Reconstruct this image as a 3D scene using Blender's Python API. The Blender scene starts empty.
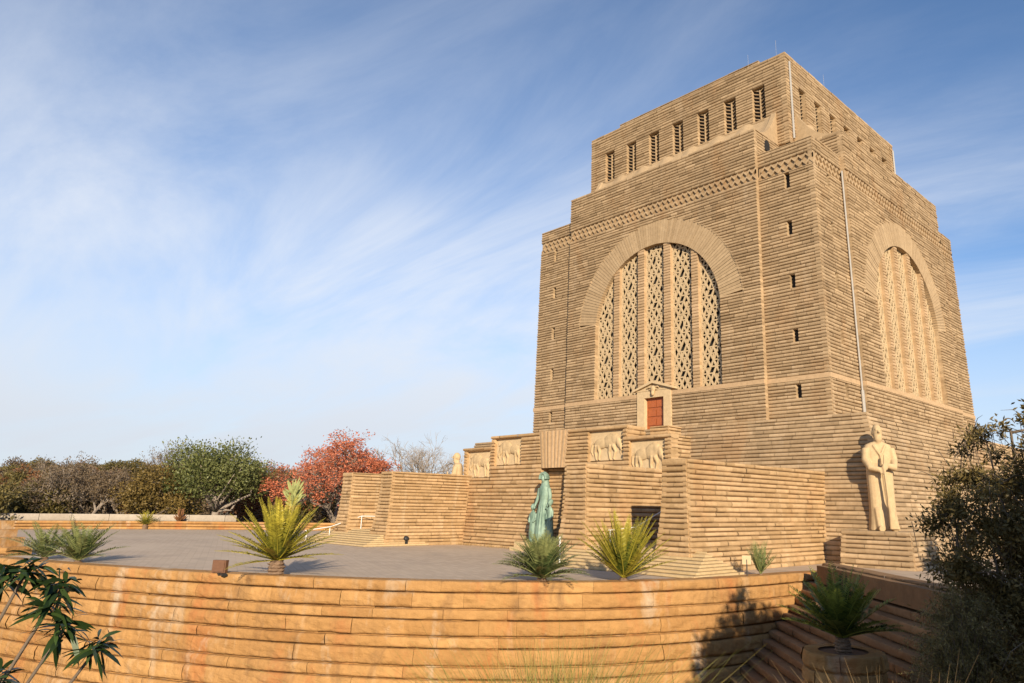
import bpy, math, random
import numpy as np
from mathutils import Vector, Matrix
R = math.radians
sc = bpy.context.scene
COL = sc.collection
rnd = random.Random(7)

# ------------------------------------------------------------------ camera
CAM = Vector((49.13, -81.76, -8.69)); YAW, PITCH, ROLL = 0.7877, 0.2538, 0.0171
fw = Vector((-math.sin(YAW)*math.cos(PITCH), math.cos(YAW)*math.cos(PITCH), math.sin(PITCH)))
rt = fw.cross(Vector((0, 0, 1))).normalized(); up = rt.cross(fw)
rt, up = math.cos(ROLL)*rt+math.sin(ROLL)*up, -math.sin(ROLL)*rt+math.cos(ROLL)*up
cd = bpy.data.cameras.new('camera'); co = bpy.data.objects.new('camera', cd); COL.objects.link(co)
m = Matrix((rt, up, -fw)).transposed().to_4x4(); m.translation = CAM; co.matrix_world = m
cd.sensor_width = 36; cd.lens = 720.66*36/1024; cd.shift_x = -62.39/1024; cd.shift_y = -21.17/1024
cd.clip_start = 0.1; cd.clip_end = 12000
sc.camera = co

# ------------------------------------------------------------------ sun and sky
SUN_EL = 19.0
sh = Vector((0.81, -0.586, 0)).normalized()
sun_dir = Vector((sh.x*math.cos(R(SUN_EL)), sh.y*math.cos(R(SUN_EL)), math.sin(R(SUN_EL))))
sd = bpy.data.lights.new('sun', 'SUN'); sd.energy = 4.9; sd.angle = R(0.5); sd.color = (1.0, 0.855, 0.645)
so = bpy.data.objects.new('sun', sd); COL.objects.link(so); so.location = (120, -120, 80)
so.rotation_euler = sun_dir.to_track_quat('Z', 'Y').to_euler()
w = bpy.data.worlds.new('World'); sc.world = w; w.use_nodes = True
wt = w.node_tree; wt.nodes.clear()
def wn(t, **k):
    n = wt.nodes.new(t)
    for a, v in k.items(): setattr(n, a, v)
    return n
wout = wn('ShaderNodeOutputWorld'); wbg = wn('ShaderNodeBackground'); wbg.inputs[1].default_value = 0.115
sky = wn('ShaderNodeTexSky', sky_type='NISHITA', sun_disc=False)
sky.sun_elevation = R(SUN_EL); sky.sun_rotation = math.atan2(sh.x, sh.y)
sky.altitude = 1500; sky.air_density = 1.0; sky.dust_density = 0.6; sky.ozone_density = 3.0
wl = wt.links
def wmath(op, a, b=None, c=None, clamp=False):
    n = wn('ShaderNodeMath', operation=op); n.use_clamp = clamp
    for i, v in enumerate((a, b, c)):
        if v is None: continue
        if isinstance(v, (int, float)): n.inputs[i].default_value = v
        else: wl.new(v, n.inputs[i])
    return n.outputs[0]
wtc = wn('ShaderNodeTexCoord'); wsp = wn('ShaderNodeSeparateXYZ'); wl.new(wtc.outputs['Generated'], wsp.inputs[0])
zz = wmath('MAXIMUM', wsp.outputs[2], 0.02)
den = wmath('ADD', zz, 0.16)
px = wmath('DIVIDE', wsp.outputs[0], den); py = wmath('DIVIDE', wsp.outputs[1], den)
wcb = wn('ShaderNodeCombineXYZ'); wl.new(px, wcb.inputs[0]); wl.new(py, wcb.inputs[1])
def wnoise(rot, scl, scale, detail, rough, dist):
    mp = wn('ShaderNodeMapping'); mp.inputs['Rotation'].default_value = (0, 0, rot); mp.inputs['Scale'].default_value = scl
    wl.new(wcb.outputs[0], mp.inputs[0])
    n = wn('ShaderNodeTexNoise'); n.inputs['Scale'].default_value = scale; n.inputs['Detail'].default_value = detail
    n.inputs['Roughness'].default_value = rough; n.inputs['Distortion'].default_value = dist
    wl.new(mp.outputs[0], n.inputs['Vector']); return n.outputs[0]
CL_ROT, CL_OFF = -1.1, 0
n1 = wnoise(CL_ROT, (0.45, 1.5, 1), 1.15, 9, 0.62, 0.7)
n2 = wnoise(CL_ROT+0.25, (0.6, 0.9, 1), 0.55, 4, 0.5, 0.3)
cl = wmath('ADD', wmath('MULTIPLY', n1, 0.55), wmath('MULTIPLY', n2, 0.75))
# the sky is cloudier towards the west (left of the monument)
west = wmath('MULTIPLY_ADD', wsp.outputs[0], -0.16, wmath('MULTIPLY', wsp.outputs[1], -0.02))
cl = wmath('ADD', cl, west)
cr = wn('ShaderNodeMapRange', interpolation_type='SMOOTHSTEP'); wl.new(cl, cr.inputs[0])
cr.inputs[1].default_value = 0.54; cr.inputs[2].default_value = 0.92; cr.inputs[3].default_value = 0.0; cr.inputs[4].default_value = 0.88
# haze band low on the horizon
hz = wn('ShaderNodeMapRange', interpolation_type='SMOOTHSTEP'); wl.new(wsp.outputs[2], hz.inputs[0])
hz.inputs[1].default_value = -0.02; hz.inputs[2].default_value = 0.35; hz.inputs[3].default_value = 0.9; hz.inputs[4].default_value = 0.0
em = wn('ShaderNodeMapRange', interpolation_type='SMOOTHSTEP'); wl.new(wsp.outputs[2], em.inputs[0])
em.inputs[1].default_value = 0.30; em.inputs[2].default_value = 0.60; em.inputs[3].default_value = 1.0; em.inputs[4].default_value = 0.42
cov = wmath('MULTIPLY', cr.outputs[0], em.outputs[0])
skyc = wn('ShaderNodeMix', data_type='RGBA'); wl.new(cov, skyc.inputs[0])
skyb = wn('ShaderNodeMix', data_type='RGBA', blend_type='MULTIPLY'); skyb.inputs[0].default_value = 1
wl.new(sky.outputs[0], skyb.inputs[6]); skyb.inputs[7].default_value = (0.95, 1.0, 1.03, 1)
wl.new(skyb.outputs[2], skyc.inputs[6]); skyc.inputs[7].default_value = (5.1, 5.25, 5.5, 1)
skyh = wn('ShaderNodeMix', data_type='RGBA'); wl.new(hz.outputs[0], skyh.inputs[0]); wl.new(skyc.outputs[2], skyh.inputs[6]); skyh.inputs[7].default_value = (3.7, 3.95, 4.4, 1)
wl.new(skyh.outputs[2], wbg.inputs[0]); wl.new(wbg.outputs[0], wout.inputs[0])
sc.view_settings.view_transform = 'Standard'; sc.view_settings.look = 'None'
sc.view_settings.exposure = 0.62; sc.view_settings.gamma = 1.0; sc.view_settings.use_curve_mapping = False
sc.cycles.max_bounces = 6; sc.cycles.diffuse_bounces = 3; sc.cycles.transparent_max_bounces = 8

# ------------------------------------------------------------------ materials
def mat(name):
    mt = bpy.data.materials.new(name); mt.use_nodes = True
    nt = mt.node_tree; b = nt.nodes['Principled BSDF']; return mt, nt, b
class NT:
    def __init__(s, nt): s.nt = nt
    def n(s, t, **k):
        x = s.nt.nodes.new(t)
        for a, v in k.items(): setattr(x, a, v)
        return x
    def l(s, a, b): s.nt.links.new(a, b)
    def val(s, sock, v):
        if isinstance(v, (int, float, tuple)): sock.default_value = v
        else: s.l(v, sock)
    def math(s, op, a, b=0.0):
        x = s.n('ShaderNodeMath', operation=op); s.val(x.inputs[0], a); s.val(x.inputs[1], b); return x.outputs[0]
    def noise(s, scale, detail=4, rough=0.55, scl=(1, 1, 1), dist=0.0):
        tc = s.n('ShaderNodeTexCoord'); mp = s.n('ShaderNodeMapping'); mp.inputs['Scale'].default_value = scl
        s.l(tc.outputs['Object'], mp.inputs[0]); x = s.n('ShaderNodeTexNoise')
        x.inputs['Scale'].default_value = scale; x.inputs['Detail'].default_value = detail; x.inputs['Roughness'].default_value = rough
        x.inputs['Distortion'].default_value = dist
        s.l(mp.outputs[0], x.inputs['Vector']); return x.outputs[0]
    def rng(s, v, a, b, c, d):
        x = s.n('ShaderNodeMapRange'); s.val(x.inputs[0], v)
        for i, q in enumerate((a, b, c, d)): x.inputs[i+1].default_value = q
        return x.outputs[0]
    def mix(s, f, a, b, mode='MIX'):
        x = s.n('ShaderNodeMix', data_type='RGBA', blend_type=mode); s.val(x.inputs[0], f)
        for i, q in ((6, a), (7, b)):
            if isinstance(q, tuple): x.inputs[i].default_value = (*q, 1) if len(q) == 3 else q
            else: s.l(q, x.inputs[i])
        return x.outputs[2]
    def attr(s, name='tone'):
        x = s.n('ShaderNodeAttribute', attribute_name=name); return x.outputs['Fac']
    def bump(s, h, strength, dist, b):
        x = s.n('ShaderNodeBump'); x.inputs['Strength'].default_value = strength; x.inputs['Distance'].default_value = dist
        s.l(h, x.inputs['Height']); s.l(x.outputs[0], b.inputs['Normal'])
def stone(name, lo, hi, stain, stain_amt=0.5, fine=5.0, big=0.12, bump=0.6, bdist=0.05, rough=0.9, streak=None, accents=None):
    mt, nt, b = mat(name); q = NT(nt)
    c = q.mix(q.attr(), lo, hi)
    nb = q.noise(big, 6, 0.6)
    c = q.mix(q.rng(nb, 0.42, 0.72, 0, stain_amt), c, stain)
    nf = q.noise(fine, 8, 0.7)
    c = q.mix(1.0, c, q.mix(nf, (0.62, 0.6, 0.57), (1.32, 1.3, 1.28)), 'MULTIPLY')
    if streak:
        ns = q.noise(0.8, 6, 0.65, (1, 1, 0.14), 0.4)
        c = q.mix(q.rng(ns, 0.56, 0.70, 0, streak[1]), c, streak[0])
    if accents:
        for k, (colr, lo_, hi_, am, sc_) in enumerate(accents):
            na = q.noise(sc_, 5, 0.6, (1+.07*k, 1.1, 0.35+.1*k), 0.5)
            c = q.mix(q.rng(na, lo_, hi_, 0, am), c, colr)
    q.l(c, b.inputs['Base Color']); b.inputs['Roughness'].default_value = rough
    b.inputs['Specular IOR Level'].default_value = 0.2
    q.bump(q.noise(fine*0.7, 9, 0.65), bump, bdist, b)
    return mt
def plain(name, c, rough=0.6, metal=0.0, var=0.25, fine=6, bump=0.0):
    mt, nt, b = mat(name); q = NT(nt)
    n = q.noise(fine, 5, 0.6)
    q.l(q.mix(n, tuple(x*(1-var) for x in c), tuple(x*(1+var) for x in c)), b.inputs['Base Color'])
    b.inputs['Roughness'].default_value = rough; b.inputs['Metallic'].default_value = metal
    if bump: q.bump(q.noise(fine*2, 6, 0.6), bump, 0.03, b)
    return mt
def leafmat(name, lo, hi, trans=0.3, rough=0.5):
    mt, nt, b = mat(name); q = NT(nt)
    c = q.mix(q.attr(), lo, hi); q.l(c, b.inputs['Base Color']); b.inputs['Roughness'].default_value = rough
    b.inputs['Specular IOR Level'].default_value = 0.3
    t = q.n('ShaderNodeBsdfTranslucent'); q.l(c, t.inputs[0]); mx = q.n('ShaderNodeMixShader'); mx.inputs[0].default_value = trans
    q.l(b.outputs[0], mx.inputs[1]); q.l(t.outputs[0], mx.inputs[2])
    out = [n for n in nt.nodes if n.type == 'OUTPUT_MATERIAL'][0]; q.l(mx.outputs[0], out.inputs[0])
    return mt
M = {}
M['tower'] = stone('tower_stone', (0.285, 0.198, 0.112), (0.475, 0.345, 0.208), (0.28, 0.195, 0.115), 0.45, 2.2, 0.11, 0.5, 0.06,
                   streak=((0.55, 0.43, 0.3), 0.22), accents=[((0.18, 0.125, 0.075), 0.54, 0.76, 0.4, 0.22), ((0.34, 0.19, 0.085), 0.55, 0.7, 0.4, 0.3)])
M['smooth'] = stone('dressed_stone', (0.38, 0.26, 0.145), (0.50, 0.35, 0.21), (0.3, 0.2, 0.11), 0.4, 3, 0.2, 0.25, 0.03)
M['wing'] = stone('court_stone', (0.345, 0.225, 0.112), (0.52, 0.355, 0.195), (0.37, 0.235, 0.11), 0.45, 2.4, 0.13, 0.55, 0.06,
                  streak=((0.62, 0.5, 0.34), 0.25), accents=[((0.19, 0.12, 0.065), 0.56, 0.74, 0.5, 0.3), ((0.42, 0.22, 0.09), 0.56, 0.7, 0.4, 0.35)])
M['pale'] = stone('pale_stone', (0.48, 0.355, 0.205), (0.58, 0.445, 0.275), (0.41, 0.29, 0.16), 0.35, 3, 0.3, 0.2, 0.03)
M['arch'] = stone('arch_stone', (0.345, 0.245, 0.142), (0.45, 0.33, 0.20), (0.30, 0.205, 0.12), 0.4, 2.2, 0.15, 0.4, 0.04)
M['stair'] = stone('shade_darkened_red_stone', (0.20, 0.115, 0.058), (0.32, 0.195, 0.098), (0.13, 0.08, 0.045), 0.6, 2.0, 0.3, 0.7, 0.08)  # reddish stone with the shade over the stairs put into its colour
M['lattice'] = stone('lattice_stone', (0.44, 0.33, 0.195), (0.52, 0.40, 0.25), (0.38, 0.27, 0.15), 0.3, 3, 0.3, 0.15, 0.02)
M['fore'] = stone('terrace_stone', (0.32, 0.165, 0.055), (0.45, 0.255, 0.098), (0.29, 0.155, 0.062), 0.45, 1.9, 0.16, 1.0, 0.14,
                  streak=((0.50, 0.38, 0.25), 0.28),
                  accents=[((0.38, 0.125, 0.04), 0.56, 0.68, 0.6, 0.33), ((0.50, 0.41, 0.30), 0.57, 0.72, 0.75, 0.42),
                           ((0.13, 0.075, 0.04), 0.58, 0.74, 0.7, 0.5)])
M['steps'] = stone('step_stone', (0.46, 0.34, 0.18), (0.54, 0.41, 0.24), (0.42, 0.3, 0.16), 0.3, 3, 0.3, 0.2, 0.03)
M['dark'] = plain('dark_void', (0.012, 0.010, 0.009), 0.8)
M['wood'] = plain('red_wood', (0.34, 0.09, 0.024), 0.45, 0, 0.35, 5)
M['white'] = plain('white_metal', (0.72, 0.72, 0.70), 0.4, 0, 0.06)
M['grey'] = plain('grey_metal', (0.36, 0.335, 0.30), 0.5, 0.2, 0.2)
M['rust'] = plain('rusty_metal', (0.14, 0.062, 0.03), 0.7, 0, 0.4, 8)
M['black'] = plain('black_metal', (0.02, 0.02, 0.02), 0.4)
M['soil'] = plain('soil', (0.16, 0.085, 0.045), 0.95, 0, 0.4, 3, 0.5)
M['bark'] = plain('bark', (0.13, 0.095, 0.065), 0.9, 0, 0.45, 4, 0.6)
M['palebark'] = plain('pale_bark', (0.26, 0.21, 0.165), 0.9, 0, 0.4, 3, 0.5)
M['cycadtrunk'] = plain('cycad_trunk', (0.20, 0.125, 0.075), 0.9, 0, 0.55, 9, 0.9)
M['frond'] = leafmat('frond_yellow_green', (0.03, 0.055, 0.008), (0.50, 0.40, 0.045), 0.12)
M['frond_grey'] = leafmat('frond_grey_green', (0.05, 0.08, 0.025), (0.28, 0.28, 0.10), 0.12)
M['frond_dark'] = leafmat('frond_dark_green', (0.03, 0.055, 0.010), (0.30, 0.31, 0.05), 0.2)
M['leaf_green'] = leafmat('leaf_green', (0.035, 0.05, 0.012), (0.235, 0.24, 0.08), 0.25)
M['leaf_olive'] = leafmat('leaf_olive', (0.075, 0.062, 0.018), (0.20, 0.155, 0.05), 0.25)
M['aloe_pale'] = leafmat('aloe_pale', (0.16, 0.19, 0.06), (0.42, 0.43, 0.17), 0.15)
M['leaf_twig'] = leafmat('leaf_twig', (0.10, 0.085, 0.03), (0.30, 0.235, 0.09), 0.25)
M['leaf_gold'] = leafmat('leaf_gold', (0.10, 0.07, 0.02), (0.27, 0.185, 0.055), 0.25)
M['leaf_brown'] = leafmat('leaf_brown', (0.105, 0.07, 0.04), (0.20, 0.145, 0.085), 0.2)
M['leaf_red'] = leafmat('leaf_red', (0.34, 0.10, 0.045), (0.70, 0.235, 0.125), 0.3)
M['leaf_rust'] = leafmat('leaf_rust', (0.17, 0.075, 0.03), (0.30, 0.14, 0.06), 0.25)
M['leaf_dark'] = leafmat('leaf_dark', (0.06, 0.046, 0.013), (0.25, 0.18, 0.06), 0.25)
M['leaf_near_shade'] = leafmat('leaf_near_shade', (0.010, 0.022, 0.006), (0.045, 0.075, 0.018), 0.12, 0.4)  # very dark leaf colour stands in for shade on the near branch
M['drygrass'] = leafmat('dry_grass', (0.22, 0.13, 0.05), (0.42, 0.28, 0.12), 0.2)
M['greengrass'] = leafmat('green_grass', (0.10, 0.12, 0.02), (0.36, 0.28, 0.08), 0.2)
# bronze with green patina
mt, nt, b = mat('patina_bronze'); q = NT(nt)
c = q.mix(q.rng(q.noise(1.3, 6, 0.6, (1, 1, .5)), 0.35, 0.65, 0, 1), (0.09, 0.155, 0.115), (0.27, 0.37, 0.285))
c = q.mix(q.rng(q.noise(2.5, 6, 0.7, (1, 1, .2)), 0.55, 0.7, 0, .7), c, (0.07, 0.10, 0.075))
q.l(c, b.inputs['Base Color']); b.inputs['Roughness'].default_value = 0.65; b.inputs['Metallic'].default_value = 0.15
q.bump(q.noise(6, 6, 0.6), 0.3, 0.05, b); M['bronze'] = mt
# plaza paving
mt, nt, b = mat('plaza_paving'); q = NT(nt)
tc = q.n('ShaderNodeTexCoord'); mp = q.n('ShaderNodeMapping'); mp.inputs['Rotation'].default_value = (0, 0, 0.35); q.l(tc.outputs['Object'], mp.inputs[0])
br = q.n('ShaderNodeTexBrick'); q.l(mp.outputs[0], br.inputs['Vector']); br.inputs['Scale'].default_value = 1.0
br.inputs['Brick Width'].default_value = 0.9; br.inputs['Row Height'].default_value = 0.45; br.inputs['Mortar Size'].default_value = 0.03
br.inputs['Color1'].default_value = (0.40, 0.30, 0.21, 1); br.inputs['Color2'].default_value = (0.465, 0.355, 0.255, 1); br.inputs['Mortar'].default_value = (0.37, 0.28, 0.195, 1)
c = q.mix(q.rng(q.noise(0.09, 7, 0.65), 0.4, 0.68, 0, 0.75), br.outputs[0], (0.50, 0.39, 0.28))
c = q.mix(q.rng(q.noise(0.35, 7, 0.7), 0.5, 0.75, 0, 0.6), c, (0.30, 0.23, 0.17))
q.l(c, b.inputs['Base Color']); b.inputs['Roughness'].default_value = 0.85; M['paving'] = mt
# natural ground
mt, nt, b = mat('veld_ground'); q = NT(nt)
c = q.mix(q.rng(q.noise(0.05, 8, 0.65), 0.35, 0.65, 0, 1), (0.085, 0.07, 0.035), (0.15, 0.11, 0.06))
c = q.mix(q.rng(q.noise(0.013, 8, 0.6), 0.45, 0.65, 0, 0.8), c, (0.065, 0.07, 0.03))
q.l(c, b.inputs['Base Color']); b.inputs['Roughness'].default_value = 0.95; q.bump(q.noise(1.2, 8, 0.7), 0.8, 0.2, b); M['ground'] = mt

# ------------------------------------------------------------------ mesh helpers
class MB:
    def __init__(s): s.v = []; s.f = []; s.t = []
    def add(s, vs, fs, tone=0.5):
        o = len(s.v); s.v += [tuple(p) for p in vs]; s.f += [tuple(i+o for i in f) for f in fs]
        s.t += [tone]*len(fs) if isinstance(tone, (int, float)) else list(tone)
    def box(s, x0, x1, y0, y1, z0, z1, tone=0.5, fn=None):
        vs = [(x, y, z) for z in (z0, z1) for y in (y0, y1) for x in (x0, x1)]
        if fn: vs = [fn(*p) for p in vs]
        s.add(vs, [(0, 2, 3, 1), (4, 5, 7, 6), (0, 1, 5, 4), (2, 6, 7, 3), (0, 4, 6, 2), (1, 3, 7, 5)], tone)
    def prism(s, pts, d0, d1, fn, tone=0.5):           # polygon pts (a,b) pushed between depths d0..d1, fn(a,b,d)->xyz
        n = len(pts); vs = [fn(a, b, d0) for a, b in pts]+[fn(a, b, d1) for a, b in pts]
        s.add(vs, [tuple(range(n)), tuple(range(2*n-1, n-1, -1))]+[(i, i+n, (i+1) % n+n, (i+1) % n) for i in range(n)], tone)
    def tube(s, pts, rad, n=6, tone=0.5, cap=True):
        pts = [Vector(p) for p in pts]; rad = rad if isinstance(rad, (list, tuple)) else [rad]*len(pts)
        vs = []; prev = None
        for i, p in enumerate(pts):
            t = (pts[min(i+1, len(pts)-1)]-pts[max(i-1, 0)]).normalized()
            if prev is None: a = t.orthogonal().normalized()
            else:
                a = prev-t*prev.dot(t); a = a.normalized() if a.length > 1e-6 else t.orthogonal().normalized()
            prev = a; bb = t.cross(a)
            for k in range(n):
                th = 2*math.pi*k/n; vs.append(p+(a*math.cos(th)+bb*math.sin(th))*rad[i])
        fs = [(i*n+k, i*n+(k+1) % n, (i+1)*n+(k+1) % n, (i+1)*n+k) for i in range(len(pts)-1) for k in range(n)]
        if cap: fs += [tuple(range(n-1, -1, -1)), tuple((len(pts)-1)*n+k for k in range(n))]
        s.add(vs, fs, tone)
    def loft(s, rings, tone=0.5):                     # rings: list of equal-length closed loops
        n = len(rings[0]); vs = [p for r in rings for p in r]
        fs = [(i*n+k, i*n+(k+1) % n, (i+1)*n+(k+1) % n, (i+1)*n+k) for i in range(len(rings)-1) for k in range(n)]
        fs += [tuple(range(n-1, -1, -1)), tuple((len(rings)-1)*n+k for k in range(n))]
        s.add(vs, fs, tone)
    def ell(s, c, r, nu=14, nv=9, tone=0.5, rot=None):
        rings = []
        for j in range(1, nv):
            ph = math.pi*j/nv-math.pi/2
            ring = []
            for k in range(nu):
                th = 2*math.pi*k/nu
                p = Vector((r[0]*math.cos(ph)*math.cos(th), r[1]*math.cos(ph)*math.sin(th), r[2]*math.sin(ph)))
                if rot: p = rot @ p
                ring.append(p+Vector(c))
            rings.append(ring)
        s.loft(rings, tone)
    def mesh(s, name):
        me = bpy.data.meshes.new(name); me.from_pydata(s.v, [], s.f)
        a = me.attributes.new('tone', 'FLOAT', 'FACE'); a.data.foreach_set('value', np.array(s.t, dtype=np.float32)); me.update(); return me
    def obj(s, name, m, parent=None, smooth=False):
        me = s.mesh(name); me.materials.append(m)
        if smooth: me.polygons.foreach_set('use_smooth', [True]*len(me.polygons))
        return link(name, me, parent)
def link(name, me, parent=None):
    o = bpy.data.objects.new(name, me); COL.objects.link(o)
    if parent: o.parent = parent
    return o
def tag(o, label=None, cat=None, group=None, kind=None):
    for k, v in (('label', label), ('category', cat), ('group', group), ('kind', kind)):
        if v: o[k] = v
    return o
def thing(name, label, cat, loc=(0, 0, 0), rz=0, group=None):
    o = bpy.data.objects.new(name, None); COL.objects.link(o); o.location = loc; o.rotation_euler = (0, 0, rz)
    return tag(o, label, cat, group)
def dup(o, parent=None):
    c = o.copy(); COL.objects.link(c)
    if parent: c.parent = parent
    for ch in [x for x in COL.objects if x.parent == o]: dup(ch, c)
    return c
def remeshed(mb, name, m, parent, voxel, smooth_iter=2):
    me = mb.mesh(name); o = link(name, me, parent)
    r = o.modifiers.new('r', 'REMESH'); r.mode = 'VOXEL'; r.voxel_size = voxel
    if smooth_iter:
        sm = o.modifiers.new('s', 'SMOOTH'); sm.iterations = smooth_iter; sm.factor = 0.5
    dg = bpy.context.evaluated_depsgraph_get(); ev = o.evaluated_get(dg); me2 = bpy.data.meshes.new_from_object(ev)
    o.modifiers.clear(); o.data = me2; bpy.data.meshes.remove(me); me2.name = name
    me2.materials.clear(); me2.materials.append(m); me2.polygons.foreach_set('use_smooth', [True]*len(me2.polygons))
    a = me2.attributes.get('tone') or me2.attributes.new('tone', 'FLOAT', 'FACE')
    return o
def rot(k, x, y, z):
    if k == 0: return (x, y, z)
    if k == 1: return (-y, x, z)
    if k == 2: return (-x, -y, z)
    return (y, -x, z)
# rounded rock-faced courses: rows of separate blocks, each with its own tone and a bulged face
PROF = [(0.0, -1.0), (0.0, -0.49), (0.14, -0.49), (0.18, 0.30), (0.36, 0.85), (0.62, 1.0), (0.90, 0.8), (1.0, 0.2), (1.0, -1.0)]
PROF_F = [(0.0, -1.0), (0.0, -0.49), (0.085, -0.49), (0.105, 0.25), (0.15, 0.58), (0.21, 0.8), (0.32, 0.93), (0.45, 1.0), (0.58, 1.02), (0.70, 1.0), (0.82, 0.92), (0.92, 0.76), (0.98, 0.5), (1.0, 0.1), (1.0, -1.0)]
from mathutils import noise as mnoise
def courses(mb, fm, z0, z1, iv, h=0.34, hv=0.05, bl=1.3, bulge=0.095, back=0.35, seg=1, jit=0.02, heights=None, gap=0.012, rough=0.0, joint=0.0, prof=None, nz=0.0):
    prof = prof or PROF
    z = z0; i = 0
    while z < z1-0.02:
        hh = heights[i % len(heights)] if heights else h+rnd.uniform(-hv, hv)
        za, zb = z, min(z+hh, z1)
        if z1-zb < 0.12: zb = z1
        zm = (za+zb)/2; ct = rnd.uniform(-0.18, 0.18); cj = rnd.uniform(-jit, jit)
        for a, b_ in (iv(zm) if callable(iv) else iv):
            if b_-a < 0.05: continue
            s = a; first = True
            while s < b_-1e-6:
                L = bl*rnd.uniform(0.6, 1.5); e = s+L
                if b_-e < 0.4*bl: e = b_
                e = min(e, b_); last = e >= b_-1e-6
                tone = min(1, max(0, 0.5+ct+rnd.gauss(0, 0.27 if prof is PROF else 0.19))); dj = cj+rnd.uniform(-jit, jit); fl = rnd.uniform(0.75, 1.25)
                sa = s+(0 if first else gap/2); sb = e-(0 if last else gap/2)
                vs = []; n = len(prof); ss = [sa+(sb-sa)*k/seg for k in range(seg+1)]
                for kk, q_ in enumerate(ss):
                    edge = joint if (kk in (0, seg) and seg > 1) else 0.0
                    rr = rnd.uniform(-rough, rough) if rough else 0.0
                    rz_ = rnd.uniform(-rough, rough)*0.35 if rough and 0 < kk < seg else 0.0
                    for (t, d) in prof:
                        dd = -back if d < -0.5 else min(d, 1.5)*bulge*(1.6 if d < -0.3 else 1)*fl*(1-edge)+dj+(rr*d)
                        zt = za+(zb-za)*t+(rz_ if 0.01 < t < 0.5 else 0)
                        if nz and d > 0: dd += nz*(mnoise.noise((q_*1.1+7*i, zt*2.2, 3.1*i))+0.55*mnoise.noise((q_*3.3, zt*5.0+i, 9.0)))
                        vs.append(fm(q_, dd, zt))
                fs = [(k*n+j, (k+1)*n+j, (k+1)*n+j+1, k*n+j+1) for k in range(seg) for j in range(n-1)]
                if first or gap > 0.03: fs.append(tuple(range(n-1, -1, -1)))
                if last or gap > 0.03: fs.append(tuple(seg*n+j for j in range(n)))
                mb.add(vs, fs, tone)
                s = e; first = False
        z = zb; i += 1
exec_parts = []

# ------------------------------------------------------------------ the monument
TAPER = 0.0116
def H(z): return 20.0-TAPER*z
PW, PD = 13.64, 0.53           # panel half width, panel projection
H1, H2, H3, AT = 27.5, 30.44, 41.65, 15.0
mon = thing('stone_monument', 'huge square brown stone monument with arched lattice windows and a stepped-in top', 'monument')
def face(k, P=0.0):
    return lambda s, d, z: rot(k, s, -(H(z)+P+d), z)
# solid cores behind the courses
mb = MB()
def corebox(h0, z0, z1, h1=None):
    h1 = h1 or h0
    vs = [(x*h0, y*h0, z0) for x, y in ((-1, -1), (1, -1), (1, 1), (-1, 1))]+[(x*h1, y*h1, z1) for x, y in ((-1, -1), (1, -1), (1, 1), (-1, 1))]
    mb.add(vs, [(3, 2, 1, 0), (4, 5, 6, 7), (0, 1, 5, 4), (1, 2, 6, 5), (2, 3, 7, 6), (3, 0, 4, 7)], 0.45)
corebox(19.45, -2, H1-0.25, 19.45-TAPER*30)
mb.box(-13.3, 13.3, -19.5, 19.5, H1-0.3, H2-0.05); mb.box(-19.5, 19.5, -13.3, 13.3, H1-0.29, H2-0.06)
corebox(AT-0.6, 27, H3-0.2)
mb.obj('roof', M['tower'], mon)
# window shape
WH, SPR, RO, RI, WB = 8.9, 11.85, 11.8, 8.9, 3.55
def panel_iv(k):
    def iv(z):
        if z < WB:
            if k == 0 and z < 4.0: return [(-PW, -2.1), (2.5, PW)]
            return [(-PW, PW)]
        if z < SPR+1.0: wv = WH
        elif z < SPR+RO-0.1: wv = math.sqrt(max(0, (RO-0.15)**2-(z-SPR)**2))
        else: return [(-PW, PW)]
        return [(-PW, -wv), (wv, PW)]
    return iv
SLZ = (2.2, 7.5, 12.95, 18.4, 23.6)
def pier_iv(k, sgn):
    def iv(z):
        a, b_ = (-H(z)-0.02, -PW) if sgn < 0 else (PW, H(z)+0.02)
        for sz in SLZ:
            if abs(z-sz) < 0.72: return [(a, sgn*16.85-0.3), (sgn*16.85+0.3, b_)]
        return [(a, b_)]
    return iv
FZ0, FZ1 = 24.5, 25.9
def skip(z): return FZ0 < z < FZ1 or 3.05 < z < WB
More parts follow.
